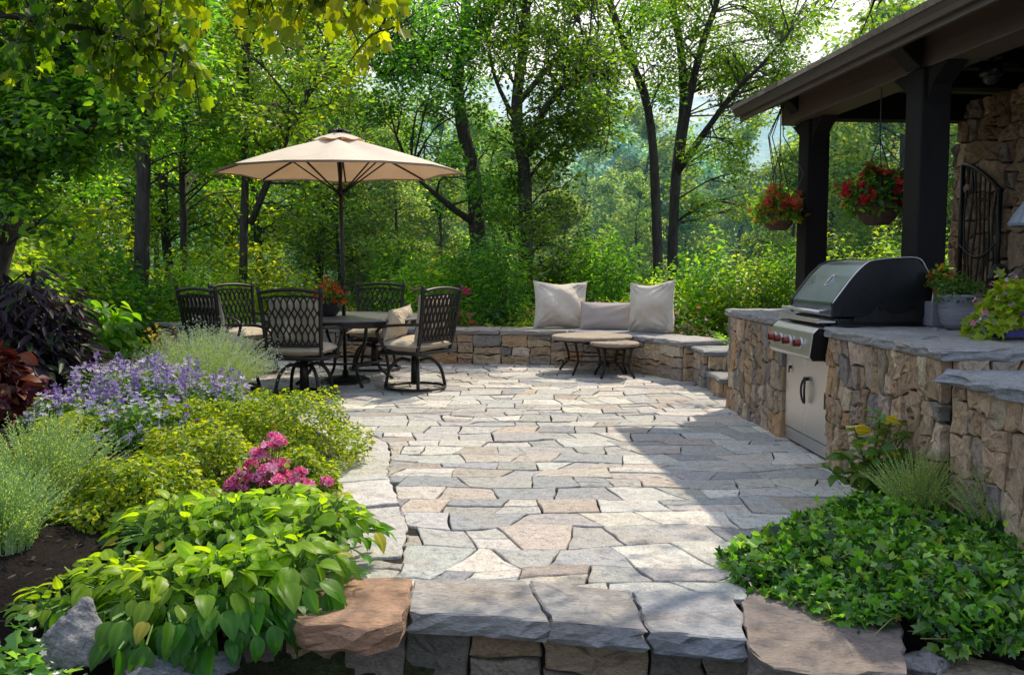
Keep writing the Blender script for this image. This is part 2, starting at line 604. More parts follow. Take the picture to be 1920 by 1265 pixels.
class Warp:
    def __init__(s, amp, freq, amp2=0.0, freq2=0.0):
        s.w = [(a * rng.normal(size=2), f * rng.normal(size=2), rng.random() * 6.28) for a, f, k in
               ((amp, freq, 5), (amp2, freq2, 6)) for _ in range(k)]

    def __call__(s, p):
        p = np.asarray(p, float)
        q = p.copy()
        for a, f, ph in s.w:
            q = q + a * np.sin(p @ f + ph)[:, None] * .5
        return q


def outline(r, step):
    x0, x1, y0, y1 = r
    nx, ny = max(2, int(round((x1 - x0) / step))), max(2, int(round((y1 - y0) / step)))
    xs, ys = np.linspace(x0, x1, nx + 1), np.linspace(y0, y1, ny + 1)
    return np.array([(x, y0) for x in xs[:-1]] + [(x1, y) for y in ys[:-1]] + [(x, y1) for x in xs[::-1][:-1]] + [(x0, y) for y in ys[::-1][:-1]])


def inset(p, g):
    t = np.roll(p, -1, 0) - np.roll(p, 1, 0)
    n = nrm(np.stack([-t[:, 1], t[:, 0]], 1))
    for _ in range(2):
        n = nrm(n * 2 + np.roll(n, 1, 0) + np.roll(n, -1, 0))
    q = p + n * g
    return q


def add_stone(mb, p, h, fmap, gap, bev, rough, col, face_rings=(.45,), tilt=0.0, edge_jit=.0):
    """One stone: outline p (ccw, 2D) raised to depth h with a worn edge; fmap(s, t, d) -> world."""
    p = inset(p, gap)
    n = len(p)
    p = p + rng.normal(size=p.shape) * edge_jit
    c = p.mean(0)
    gx = rng.normal(size=2) * tilt

    def lvl(q, d):
        dd = d + ((q - c) @ gx)
        return np.concatenate([q, dd[:, None]], 1) if np.ndim(dd) else None
    rings = [np.c_[p, np.full(n, -.02)], lvl(inset(p, -0.0), np.full(n, h - bev)), lvl(inset(p, bev * .9), np.full(n, h) - bev * .15 + rng.normal(size=n) * rough * .4)]
    base = inset(p, bev * .9)
    for k in face_rings:
        q = c + (base - c) * (1 - k)
        rings.append(lvl(q, h + rng.normal(size=n) * rough))
    V = np.concatenate(rings + [lvl(c[None], np.array([h + rng.normal() * rough]))])
    f = []
    for i in range(len(rings) - 1):
        f += [(i * n + k, i * n + (k + 1) % n, (i + 1) * n + (k + 1) % n, (i + 1) * n + k) for k in range(n)]
    m = len(rings) - 1
    f += [(m * n + k, m * n + (k + 1) % n, len(V) - 1) for k in range(n)]
    mb.add(fmap(V), f, col)


def stone_cols(pal, jit=.16):
    return pick_cols(1, pal, jit)[0] * (1 + .018 * rng.normal(size=3))


TAN = [(.38, .265, .165, 3), (.31, .21, .125, 2), (.44, .335, .225, 2), (.28, .22, .165, 2), (.22, .19, .165, 1.3), (.40, .245, .12, .8)]
BUFF = [(.46, .35, .22, 3), (.40, .28, .17, 3), (.50, .41, .30, 1.5), (.32, .26, .20, 2), (.26, .23, .21, 1), (.48, .29, .14, 1)]
GREY = [(.40, .385, .365, 4), (.45, .43, .395, 3), (.52, .485, .43, 2), (.41, .36, .31, 1.4), (.44, .375, .315, .7), (.31, .31, .315, 2), (.60, .555, .49, .9)]
BLUE = [(.20, .205, .215, 2), (.24, .235, .235, 2), (.18, .18, .19, 1), (.27, .25, .23, 1)]


def wall_map(path):
    """Arc-length map along a plan curve: (s, t, d) -> point at height t, d out of the face (to the right of travel)."""
    P = np.asarray(path, float)
    seg = np.linalg.norm(np.diff(P, axis=0), axis=1)
    cum = np.concatenate([[0], np.cumsum(seg)])
    T = nrm(np.gradient(P, axis=0))
    Nr = np.stack([T[:, 1], -T[:, 0]], 1)

    def f(V):
        V = np.asarray(V)
        s = np.clip(V[:, 0], 0, cum[-1])
        x = np.interp(s, cum, P[:, 0])
        y = np.interp(s, cum, P[:, 1])
        nx, ny = np.interp(s, cum, Nr[:, 0]), np.interp(s, cum, Nr[:, 1])
        return np.stack([x + nx * V[:, 2], y + ny * V[:, 2], V[:, 1]], 1)
    return f, cum[-1]


def masonry(mb, path, z0, z1, wm, hm, pal, depth=.05, gap=.008, rough=.012, warp=.018, tilt=.05, step=.06, rects=None):
    f, L = wall_map(path)
    wp = Warp(warp, 9, warp * .35, 30)
    for r in guillotine(0, L, z0, z1, wm, hm, []):
        p = outline(r, step)
        q = wp(p)
        # keep the ends and the top and bottom straight
        for ax, lo, hi in ((0, 0, L), (1, z0, z1)):
            e = (np.abs(p[:, ax] - lo) < 1e-6) | (np.abs(p[:, ax] - hi) < 1e-6)
            q[e, ax] = p[e, ax]
        add_stone(mb, q, depth * (.75 + .35 * rng.random()), f, gap * (.6 + .6 * rng.random()), .008, rough, stone_cols(pal), (.4,), tilt, .0055)


def strip_solid(mb, path, w0, w1, z0, z1, c=(1, 1, 1)):
    """A wall core that follows a plan curve, from w0 to w1 to the right of travel."""
    f, L = wall_map(path)
    s = np.linspace(0, L, max(2, int(L / .25)))
    rows = []
    for ss in s:
        rows += [(ss, z0, w0), (ss, z0, w1), (ss, z1, w1), (ss, z1, w0)]
    n = len(s)
    V = f(np.array(rows))
    q = []
    for i in range(n - 1):
        for k in range(4):
            q.append((i * 4 + k, i * 4 + (k + 1) % 4, (i + 1) * 4 + (k + 1) % 4, (i + 1) * 4 + k))
    q += [(3, 2, 1, 0), tuple((n - 1) * 4 + k for k in range(4))]
    mb.add(V, q, c)


def slab(mb, p, z, th, col, rough=.006, edge=.012, bev=.015):
    """A thick flagstone with ragged sides; p is its ccw plan outline, z the top."""
    n = len(p)
    c = p.mean(0)
    rings = [np.c_[inset(p, .012), np.full(n, z - th)], np.c_[p + rng.normal(size=p.shape) * edge, z - th * .75 + rng.normal(size=n) * th * .06],
             np.c_[p + rng.normal(size=p.shape) * edge, z - th * .38 + rng.normal(size=n) * th * .06],
             np.c_[p + rng.normal(size=p.shape) * edge * .5, np.full(n, z - bev)], np.c_[inset(p, bev), z + rng.normal(size=n) * rough * .5]]
    for k in (.3, .65):
        rings.append(np.c_[c + (inset(p, bev) - c) * (1 - k), z + rng.normal(size=n) * rough])
    V = np.concatenate(rings + [np.array([[*c, z]]), np.array([[*c, z - th]])])
    f = [(i * n + k, i * n + (k + 1) % n, (i + 1) * n + (k + 1) % n, (i + 1) * n + k) for i in range(len(rings) - 1) for k in range(n)]
    m = len(rings) - 1
    f += [(m * n + k, m * n + (k + 1) % n, len(V) - 2) for k in range(n)] + [((k + 1) % n, k, len(V) - 1) for k in range(n)]
    mb.add(V, f, col)


def densify(pts, step=.07, jit=.0):
    P = np.asarray(pts, float)
    out = []
    for a, b in zip(P, np.roll(P, -1, 0)):
        k = max(1, int(np.linalg.norm(b - a) / step))
        for i in range(k):
            out.append(a + (b - a) * i / k + (rng.normal(size=2) * jit))
    return np.array(out)


def rock(name, mat, label, cat, loc, size, seed, pal, rot=0, pts=None, group=None, npt=13):
    """A broken boulder: the hull of a few points, worn at the edges and roughened."""
    rs = np.random.default_rng(seed)
    if pts is None:
        q = nrm(rs.normal(size=(npt, 3))) * (.8 + .25 * rs.random((npt, 1)))
        q[:, 2] = q[:, 2] * .5 + .5
    else:
        q = np.array(pts, float)
    bm = bmesh.new()
    for p in q:
        bm.verts.new(p * np.array(size))
    bmesh.ops.convex_hull(bm, input=bm.verts)
    loose = [v for v in bm.verts if not v.link_faces]
    bmesh.ops.delete(bm, geom=loose, context='VERTS')
    s = float(np.mean(size))
    bmesh.ops.bevel(bm, geom=bm.edges[:], offset=s * .07, segments=2, affect='EDGES', profile=.6)
    bmesh.ops.triangulate(bm, faces=bm.faces[:])
    for _ in range(4):
        es = [e for e in bm.edges if e.calc_length() > s * .07]
        if not es:
            break
        bmesh.ops.subdivide_edges(bm, edges=es, cuts=1, use_grid_fill=False)
        bmesh.ops.triangulate(bm, faces=[f for f in bm.faces if len(f.verts) > 3])
    bm.normal_update()
    V = np.array([v.co for v in bm.verts])
    Nn = np.array([v.normal for v in bm.verts])
    d = np.zeros(len(V))
    for k in range(22):
        f = rs.normal(size=3) * (2.5 + k * 1.8) / s
        f[2] *= 1.8
        d += (.02 / (1 + k * .3)) * np.sin(V @ f + rs.random() * 6.28)
    V = V + Nn * (d * s)[:, None]
    for v, p in zip(bm.verts, V):
        v.co = p
    me = bpy.data.meshes.new(name)
    bm.to_mesh(me)
    bm.free()
    me.polygons.foreach_set('use_smooth', np.ones(len(me.polygons), bool))
    at = me.attributes.new('Col', 'FLOAT_COLOR', 'POINT')
    c4 = np.ones((len(V), 4), np.float32)
    c4[:, :3] = np.array(pal)
    at.data.foreach_set('color', c4.ravel())
    me.materials.append(mat)
    o = link(name, me, None, loc)
    o.rotation_euler = (0, 0, rot)
    return tag(o, label, cat, group)


# ================================================================== SETTING
KROT = R(2.0)


def lerp_tab(tab, y):
    t = np.array(tab, float)
    return np.interp(y, t[:, 0], t[:, 1])


LEFT_EDGE = [(2.6, -1.02), (3.05, -.98), (3.3, -.93), (3.6, -.87), (4.3, -.90), (5.46, -1.17), (6.0, -1.22), (6.45, -1.30), (7.4, -1.85), (8.3, -2.6), (9.2, -3.15), (10, -3.7),
             (11.5, -4.6), (13.0, -5.6)]
RIGHT_EDGE = [(2.2, 1.6), (2.9, 1.42), (3.15, 1.2), (3.5, .97), (3.85, .97), (4.27, 1.36), (4.64, 1.92), (4.9, 2.2)]


def ground_z(x, y):
    z = np.where(y < 3.28, -.47, -.12)
    z = np.where(y > 12.6, .10 * np.clip((y - 12.6) / .6, 0, 1), z)
    z = z - 4.2 * np.clip((y - 17) / 33, 0, 1) ** 1.3
    z = z + 2.0 * np.clip((y - 60) / 120, 0, 1)
    z = z + np.where(y > 14, .12 * np.sin(x * .9) * np.cos(y * .7), 0)
    return z


xs = np.concatenate([np.linspace(-600, -60, 10), np.linspace(-50, 50, 120), np.linspace(60, 600, 10)])
ys = np.concatenate([np.linspace(-40, 3.0, 12), np.linspace(3.24, 3.32, 2), np.linspace(3.8, 12.4, 18), np.linspace(12.6, 60, 90), np.linspace(66, 900, 20)])
XX, YY = np.meshgrid(xs, ys)
V = np.stack([XX, YY, ground_z(XX, YY)], -1).reshape(-1, 3)
nx = len(xs)
g = MB()
g.add(V, [(j * nx + i, j * nx + i + 1, (j + 1) * nx + i + 1, (j + 1) * nx + i) for j in range(len(ys) - 1) for i in range(nx - 1)])
tag(g.build('ground', M_SOIL, smooth=True), kind='structure')

# patio: mortar bed and individually cut flagstones
mb = MB()
mb.box(-5.9, 3.2, 3.39, 12.6, -.10, -.011)
patio = mb.build('patio', M_MORTAR)
tag(patio, 'irregular grey and tan flagstone patio', kind='structure')
mb = MB()
ident = lambda V: np.asarray(V)
wp = Warp(.045, 1.5, .012, 9)


def wave(amp):
    k = [(amp * rng.normal(), 1.5 + 7 * rng.random(), rng.random() * 6.28) for _ in range(5)]
    return lambda x: sum(q * np.sin(f * x + ph) for q, f, ph in k) * .5


yy, lines = 3.37, []
while yy < 12.6:
    w_ = wave(.036)
    lines.append((lambda x, w_=w_, y0=yy: y0 + w_(x)))
    yy += .17 + .14 * rng.random()
for lo, hi in zip(lines, lines[1:]):
    x = -5.9 + .3 * rng.random()
    sl0 = .02
    while x < 3.1:
        wd = (.17 + .24 * rng.random()) * (1.25 if rng.random() < .2 else 1)
        sl1 = float(np.clip(rng.normal() * .036, -.075, .075))
        xm, ym = x + wd / 2, float(lo(x))
        if xm > lerp_tab(LEFT_EDGE, ym) - .5 and not (ym < 4.6 and xm > lerp_tab(RIGHT_EDGE, ym) + .5):
            parts = [(0, 1, 0, 1)]
            q = rng.random()
            if q < .20 and hi(xm) - lo(xm) > .24:
                k = .4 + .2 * rng.random()
                parts = [(0, 1, 0, k), (0, 1, k, 1)]
            elif q < .34 and wd > .36:
                k, k2 = .35 + .3 * rng.random(), .4 + .2 * rng.random()
                parts = [(0, k, 0, 1), (k, 1, 0, k2), (k, 1, k2, 1)]
            for u0, u1, v0, v1 in parts:
                p = outline((u0 * wd, u1 * wd, v0 * .25, v1 * .25), .07)
                u, v = p[:, 0] / wd, p[:, 1] / .25
                X = x + u * wd + (sl0 * (1 - u) + sl1 * u) * (v - .5) * 2
                Y = lo(X) * (1 - v) + hi(X) * v
                P = wp(np.c_[X, Y])
                if 3.85 < ym < 8.6:
                    lim = lerp_tab(LEFT_EDGE, P[:, 1]) + .388
                    if (P[:, 0] < lim + .06).all():
                        continue
                    P[:, 0] = np.maximum(P[:, 0], lim)
                add_stone(mb, P, .010 * rng.random(), ident, (.0025 if ym < 6.5 else .0045) + .004 * rng.random(), .0045, .002, stone_cols(GREY, .2), (.3, .7), .006, .0035)
        x, sl0 = x + wd, sl1
yb = 3.86
while yb < 8.5:
    ln = .55 + .35 * rng.random()
    p = outline((0, .36, yb, yb + ln), .07)
    X = lerp_tab(LEFT_EDGE, p[:, 1]) + .025 + p[:, 0] + .006 * np.sin(p[:, 1] * 31) * (p[:, 0] > .3)
    add_stone(mb, np.c_[X, p[:, 1] + .05 * np.sin(p[:, 0] * 9 + yb)], .004 + .006 * rng.random(), ident, .005, .006, .002, stone_cols([(.50, .48, .45, 2), (.56, .53, .49, 1)], .1), (.3, .7), .004, .003)
    yb += ln
mb.build('flagstones', M_PAVE, patio)

# planting beds
def bed(name, tab, y0, y1, sign, xfar, zf):
    ys = np.arange(y0, y1 + .01, .16)
    ts = np.concatenate([[0, .015], np.linspace(.06, 1, 40) ** 1.3])
    V = []
    for y in ys:
        e = lerp_tab(tab, y)
        for t in ts:
            x = e + (xfar - e) * t
            d = abs(x - e)
            z = zf(x, y, d) + .015 * math.sin(x * 17 + y * 5) * math.cos(y * 13) if t > 0 else -.03
            V.append((x, y, z))
    n = len(ts)
    q = [(j * n + i, j * n + i + 1, (j + 1) * n + i + 1, (j + 1) * n + i) for j in range(len(ys) - 1) for i in range(n - 1)]
    m = MB()
    m.add(V, q)
    return tag(m.build(name, M_MULCH, smooth=True), kind='structure')


bedz = lambda x, y, d: .02 + .14 * min(1, d / 1.2) - .30 * max(0, (3.3 - y) / .35 if y < 3.3 else 0)
bed('flower_bed_ground', LEFT_EDGE, 3.02, 14.2, -1, -14, bedz)
bed('ivy_bed_ground', RIGHT_EDGE, 3.04, 4.9, 1, 2.32, lambda x, y, d: .01 + .08 * min(1, d / .5) - (.22 if y < 3.06 else 0))
bed('back_bed_ground', [(0, 0), (20, 0)], 0, 0.1, 1, .1, lambda x, y, d: -.4)
bpy.data.objects.remove(bpy.data.objects['back_bed_ground'])
mb = MB()
BP = smooth_path([(-6.6, 13.95), (-4.5, 13.35), (-3, 12.75), (-.9, 12.2), (.45, 12.05), (1.3, 11.75), (1.9, 11.1), (2.4, 10.3), (3.6, 10.0), (6.5, 9.9)], 50)
f, L = wall_map(BP)
sv = np.linspace(0, L, 60)
rowsv = []
for w, z in ((0, .02), (0, .26), (-.9, .30), (-2.2, .2), (-3.5, .05), (-5, -.5)):
    rowsv += [(s_, z + (.02 * math.sin(s_ * 9 + w * 5) if w else 0), w) for s_ in sv]
mb.add(f(np.array(rowsv)), [(j * 60 + i, j * 60 + i + 1, (j + 1) * 60 + i + 1, (j + 1) * 60 + i) for j in range(5) for i in range(59)])
tag(mb.build('garden_bed_ground', M_MULCH, smooth=True), kind='structure')

# bark chips lying on the mulch
n = 3200
px_ = np.stack([-.9 - 3.4 * rng.random(n), 3.1 + 6 * rng.random(n) ** 1.4, np.zeros(n)], 1)
keep = px_[:, 0] < lerp_tab(LEFT_EDGE, px_[:, 1]) - .05
px_ = px_[keep]
px_[:, 2] = [bedz(x, y, abs(x - lerp_tab(LEFT_EDGE, y))) + .012 for x, y, _ in px_]
me = leaf_mesh('bark_mulch', px_, rdir(len(px_)) * np.array([1, 1, .3]), np.array([0, 0, 1]) + rng.normal(size=(len(px_), 3)) * .4, .035 * (.5 + rng.random(len(px_))), 'lance',
               pick_cols(len(px_), [(.05, .034, .025), (.025, .018, .014), (.09, .065, .05)]))
me.materials.append(M_CHIP)
tag(link('bark_mulch', me), 'dark shredded bark mulch covering the flower bed', kind='stuff')

# distant wooded hills
def hill(name, y0, depth, top, x0, x1, mat, seed, n=70):
    rs = np.random.default_rng(seed)
    xs = np.linspace(x0, x1, n)
    prof = sum(rs.normal() * np.sin(xs / (x1 - x0) * (k + 1) * 5 + rs.random() * 6) / (k + 1) for k in range(9))
    prof = top * (1 + .16 * prof)
    m = MB()
    V = []
    ts = np.linspace(0, 1, 24)
    for t in ts:
        zz = -8 + (prof + 8) * (t ** .8) + rs.normal(size=n) * top * .012
        V += [(x, y0 + depth * t, z) for x, z in zip(xs, zz)]
    m.add(V, [(j * n + i, j * n + i + 1, (j + 1) * n + i + 1, (j + 1) * n + i) for j in range(23) for i in range(n - 1)])
    return tag(m.build(name, mat, smooth=True), kind='structure')


M_HILL = mat_ground('hazy wooded hill', [(.3, (.20, .33, .36)), (.7, (.29, .42, .42))], .02, .9, 6)  # distance haze painted into both hill colours as pale blue
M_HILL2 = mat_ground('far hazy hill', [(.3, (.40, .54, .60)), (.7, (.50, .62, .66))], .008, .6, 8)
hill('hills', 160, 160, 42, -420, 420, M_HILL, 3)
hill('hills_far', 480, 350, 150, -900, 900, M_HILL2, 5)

# ================================================================== STONE WALLS
def seat_wall():
    t = thing('seat_wall', 'low curved tan stone seat wall with flat cap behind the patio', 'wall', (0, 0, 0))
    path = smooth_path([(-6.4, 13.55), (-4.5, 12.95), (-3, 12.35), (-.9, 11.82), (.35, 11.68), (1.05, 11.42), (1.52, 10.85), (1.80, 10.3), (1.93, 9.95)], 60)
    m = MB()
    strip_solid(m, path, -.5, 0, -.1, .395)
    core = m.build('wall_core', M_MORTAR, t)
    m = MB()
    masonry(m, path, -.01, .40, .42, .19, BUFF, .045, .006, .008, .012, .03, .06)
    end = np.array([path[-1] + (0, .0), path[-1] + (.5, .12)])
    masonry(m, end, -.01, .40, .34, .2, BUFF, .045, .006, .008, .008, .03, .06)
    m.build('stone_face', M_WALLST, t)
    m = MB()
    f, L = wall_map(path)
    s = -.02
    while s < L - .05:
        w = .5 + .45 * rng.random()
        e = min(s + w, L + .06)
        if L - e < .3:
            e = L + .06
        ss = np.linspace(s + .004, e - .004, 8)
        lo = f(np.c_[ss, np.zeros(8), np.full(8, .075)])[:, :2]
        hi = f(np.c_[ss, np.zeros(8), np.full(8, -.56)])[:, :2]
        if e > L:
            T = nrm(path[-1] - path[-2])
            lo[-1] += T * .06
            hi[-1] += T * .06
        slab(m, np.concatenate([lo, hi[::-1]]), .462 + rng.normal() * .003, .062, stone_cols([(.30, .29, .275), (.25, .25, .255), (.33, .30, .27)], .12), .004, .008, .012)
        s = e
    m.build('cap', M_SLAB, t)


seat_wall()


def steps():
    t = thing('stone_steps', 'short flight of stone steps between the seat wall and the grill island', 'steps', (0, 0, 0))
    for (x0, x1, y0, y1, z) in ((2.07, 3.4, 9.35, 9.95, .41), (2.10, 3.4, 8.75, 9.40, .2)):
        m = MB()
        m.box(x0, x1, y0, y1, -.1, z - .05, c=(.06, .05, .04))
        masonry(m, [(x0, y1), (x0, y0)], -.01, z - .05, .3, .2, BUFF, .04, .006, .008, .01)
        masonry(m, [(x0, y0), (x1, y0)], -.01, z - .05, .35, .2, BUFF, .04, .006, .008, .01)
        st = m.build('step', M_WALLST, t)
        m = MB()
        for a, b in ((x0 - .06, x0 + .6), (x0 + .61, x1)):
            slab(m, densify([(a, y0 - .06), (b, y0 - .06), (b, y1), (a, y1)], .1, .005), z, .055, stone_cols(BLUE), .004, .008)
        m.build('tread', M_SLAB, st)


steps()

# front edge: riser wall and the heavy cap stones
def front_step():
    t = thing('step_wall', 'dark stone block riser wall below the front edge of the patio', 'wall', (0, 0, 0))
    path = smooth_path([(-1.25, 3.35), (-.6, 3.34), (-.33, 3.325), (.1, 3.255), (.5, 3.19), (.85, 3.12), (1.3, 3.06)], 16)
    m = MB()
    strip_solid(m, path, -.4, 0, -.55, -.08)
    m.build('wall_core', M_MORTAR, t)
    m = MB()
    masonry(m, path, -.5, -.075, .42, .26, [(.20, .165, .125, 3), (.16, .14, .115, 2), (.27, .19, .11, 1.5)],   .05, .006, .006, .012, .03)
    m.build('stone_face', M_ROCK, t)


front_step()


def px_slab(name, label, pix, z, th, col, group=None, mat=M_SLAB, rough=.0022):
    p = np.array([W(x, y, z=z)[:2] for x, y in pix])
    if np.cross(p[1] - p[0], p[2] - p[0]) < 0:
        p = p[::-1]
    c = p.mean(0)
    q = densify(p - c, .05, .003)
    m = MB()
    slab(m, q, 0, th, col, rough, .008, .006)
    o = m.build(name, mat, None, loc=(c[0], c[1], z))
    return tag(o, label, 'slab', group)


px_slab('cap_stone', 'rusty orange brown slab with a ragged front at the left end of the front step',
        [(525, 1152), (560, 1098), (650, 1080), (772, 1083), (765, 1130), (752, 1163), (690, 1180), (640, 1172), (570, 1168)], .03, .10, (.36, .20, .115), rough=.003)
px_slab('cap_stone', 'pale grey slab on the front step, next to the rusty orange slab', [(764, 1146), (778, 1085), (985, 1086), (1030, 1162), (900, 1152)], .02, .088, (.31, .29, .27))
px_slab('cap_stone', 'grey slab in the middle of the front step, between two other grey slabs', [(1036, 1163), (992, 1087), (1180, 1107), (1212, 1180), (1120, 1172)], .022, .088, (.27, .26, .255))
px_slab('cap_stone', 'bluish grey slab on the front step, beside the rounded purple brown slab', [(1218, 1181), (1187, 1108), (1372, 1106), (1384, 1135), (1390, 1160), (1398, 1196), (1300, 1190)], .018, .088, (.26, .265, .28))
px_slab('cap_stone', 'large rounded purple brown slab at the right end of the front step', [(1394, 1165), (1388, 1128), (1425, 1102), (1500, 1096), (1600, 1112), (1690, 1160), (1700, 1260), (1560, 1262), (1450, 1250), (1404, 1215)], .012, .13,
        (.155, .125, .115), rough=.004)

#@@BUILT
# ================================================================== GRILL ISLAND
KL = (2.03, 8.1, 0)


def island():
    t = thing('grill_island', 'long outdoor kitchen island of brown ledge stone with grey slab countertop', 'kitchen island', KL, KROT)
    yn = -3.78
    m = MB()
    m.box(.0, .66, yn, 0, -.1, .84)
    m.box(.66, 1.95, yn, -2.15, -.1, .84)
    core = m.build('island_core', M_MORTAR, t)
    m = MB()
    K = dict(depth=.06, gap=.0055, rough=.008, warp=.024, tilt=.055, step=.045)
    masonry(m, [(0, 0), (0, -1.46)], -.02, .845, .155, .23, TAN, **K)
    masonry(m, [(.66, 0), (0, 0)], -.02, .845, .16, .2, TAN, **K)
    m.build('stone_face', M_LEDGE, t)
    m = MB()
    masonry(m, [(0, -2.32), (0, yn)], -.02, .845, .16, .23, TAN, **K)
    masonry(m, [(0, yn), (1.95, yn)], -.02, .845, .2, .22, TAN, **K)
    m.build('stone_face', M_LEDGE, t)
    m = MB()
    th = .062
    slab(m, densify([(-.075, -1.475), (.66, -1.475), (.70, .06), (-.06, .07)][::1], .07, .004), .91, th, (.25, .25, .255), .003, .008)
    slab(m, densify([(-.08, yn - .06), (.62, yn - .08), (.68, -2.31), (-.075, -2.31)], .07, .006), .905, th, (.26, .255, .25), .004, .01)
    slab(m, densify([(.63, yn - .02), (2.0, yn - .02), (2.0, -2.1), (.69, -2.1)], .08, .006), .90, th, (.23, .23, .24), .004, .01)
    m.box(.55, .68, -2.305, -1.48, .84, .90)
    m.build('countertop', M_SLAB, t)
    # the lower wing that continues towards the viewer
    t2 = thing('side_counter', 'lower stone counter wing with wavy grey slab top, nearest at the frame edge', 'counter', KL, KROT)
    y0, y1 = yn - .07, -5.3
    m = MB()
    m.box(.02, 1.5, y1, y0, -.1, .73)
    m.build('counter_core', M_MORTAR, t2)
    m = MB()
    masonry(m, [(.02, y0), (.02, y1)], -.02, .735, .18, .23, TAN, **K)
    m.build('stone_face', M_LEDGE, t2)
    m = MB()
    masonry(m, [(.02, y1), (1.5, y1)], -.02, .735, .2, .23, TAN, **K)
    m.build('stone_face', M_LEDGE, t2)
    m = MB()
    slab(m, densify([(-.085, y1), (1.5, y1), (1.5, y0 + .05), (-.075, y0 + .05)], .07, .008), .80, .068, (.26, .265, .275), .006, .014)
    m.build('countertop', M_SLAB, t2)


island()


def grill():
    t = thing('gas_grill', 'built-in gas grill with polished hood, black end panels and red knobs', 'grill', KL, KROT)
    y0, y1 = -2.29, -1.49          # near end, far end
    # fire box that carries the hood
    m = MB()
    m.box(.03, .60, y0 + .01, y1 - .01, .82, .955)
    m.box(-.02, .62, y0 - .012, y1 + .012, .90, .915)
    bevel(m.build('fire_box', M_BLACKMETAL, t), .008)
    prof = [(0.0, .965), (-.005, 1.055), (.05, 1.13), (.13, 1.235), (.205, 1.308), (.26, 1.33), (.40, 1.345), (.545, 1.343), (.60, 1.28), (.64, 1.20), (.652, 1.13), (.645, 1.05),
            (.60, .965)]
    m = MB()
    m.prism(prof, (1, 0, 0), (0, 0, 1), (0, 1, 0), y0 + .03, y1 - .03)
    h = bevel(m.build('hood', M_HOOD, t), .012, 3, 25)
    for (a, b) in ((y0, y0 + .034), (y1 - .034, y1)):
        m = MB()
        big = [(x * 1.02 - .006, .965 + (z - .965) * 1.025) for x, z in prof]
        m.prism(big, (1, 0, 0), (0, 0, 1), (0, 1, 0), a, b)
        e = bevel(m.build('end_panel', M_BLACKMETAL, h), .006, 2, 25)
    # bright trim along the near end panel
    m = MB()
    pp = [(x * 1.02 - .006, y0 - .002, .965 + (z - .965) * 1.025) for x, z in prof[1:12]]
    m.tube(smooth_path(pp, 40), .0055, 6)
    m.build('trim', M_STEEL, h, smooth=True)
    # lower scalloped shield on the end panel with its hinge hole
    m = MB()
    sc = [(.12, .935), (.13, .965), (.19, .972), (.24, .99), (.27, 1.03), (.30, 1.055), (.33, 1.04), (.345, 1.005), (.38, .985), (.44, .99), (.49, 1.005), (.53, 1.02), (.56, .99), (.59, .935)]
    m.prism(sc, (1, 0, 0), (0, 0, 1), (0, 1, 0), y0 - .016, y0 - .002)
    m.build('shield', M_IRON, h)
    m = MB()
    m.tube([(.315, y0 - .03, 1.035), (.315, y0 - .012, 1.035)], .02, 16)
    m.build('hinge_bolt', M_BLACKMETAL, h, smooth=False)
    # thermometer on the sloping front
    a, b = np.array([.05, 0, 1.13]), np.array([.205, 0, 1.308])
    d = nrm(b - a)
    nn = np.array([-d[2], 0, d[0]])
    c = a * .62 + b * .38
    yc = (y0 + y1) / 2 - .07
    m = MB()
    th = np.linspace(0, 2 * math.pi, 24, endpoint=False)
    rim = [c + d * (.052 * math.cos(q)) + np.array([0, 1, 0]) * .036 * math.sin(q) + np.array([0, yc, 0]) for q in th]
    r0 = np.array(rim)
    V = np.concatenate([r0 - nn * .01, r0 + nn * .014, (r0 - r0.mean(0)) * .8 + r0.mean(0) + nn * .014, (r0 - r0.mean(0)) * .75 + r0.mean(0) + nn * .008])
    m.add(V, [(i * 24 + k, i * 24 + (k + 1) % 24, (i + 1) * 24 + (k + 1) % 24, (i + 1) * 24 + k) for i in range(3) for k in range(24)])
    th_o = m.build('thermometer', M_STEEL, h)
    m = MB()
    m.add((r0 - r0.mean(0)) * .76 + r0.mean(0) + nn * .009, [tuple(range(24))], (.05, .05, .055))
    m.build('dial', M_GLASSBOX, th_o)
    # long front handle on two brackets
    m = MB()
    m.tube([(-.075, y0 + .05, 1.0), (-.075, y1 - .04, 1.0)], .014, 12, flat=.8)
    hd = m.build('handle', M_STEEL, h, smooth=True)
    for yy in (y0 + .10, y1 - .09):
        m = MB()
        m.tube([(.0, yy, 1.01), (-.075, yy, 1.0)], .008, 8)
        m.build('bracket', M_STEEL, hd, smooth=True)
    # drip shelf
    m = MB()
    m.box(-.10, .02, y0 + .01, y1 - .01, .925, .94)
    m.box(-.10, -.092, y0 + .01, y1 - .01, .94, .955)
    bevel(m.build('front_shelf', M_STEEL, t), .004)
    # control panel
    m = MB()
    cpz = [(-.135, .675), (-.155, .70), (-.135, .86), (-.10, .895), (.06, .895), (.06, .675)]
    m.prism(cpz, (1, 0, 0), (0, 0, 1), (0, 1, 0), y0 - .005, y1 + .005)
    cp = bevel(m.build('control_panel', M_STEEL, t), .008, 3, 25)
    m = MB()
    m.prism([(x * .97 - .004, .785 + (z - .785) * .97) for x, z in cpz], (1, 0, 0), (0, 0, 1), (0, 1, 0), y0 - .014, y0 - .006)
    m.build('end_cap', M_BLACKMETAL, cp)
    for yy in (-2.12, -1.9, -1.72, -1.60):
        c = np.array([-.145, yy, .785])
        m = MB()
        m.tube([c, c + (-.016, 0, -.001)], .036, 20)
        kb = m.build('knob', M_STEEL, cp)
        m = MB()
        m.tube([c + (-.014, 0, 0), c + (-.052, 0, -.004)], [.027, .022], 18)
        m.box(c[0] - .062, c[0] - .044, yy - .005, yy + .005, .762, .806)
        m.build('knob_grip', M_KNOB, kb)
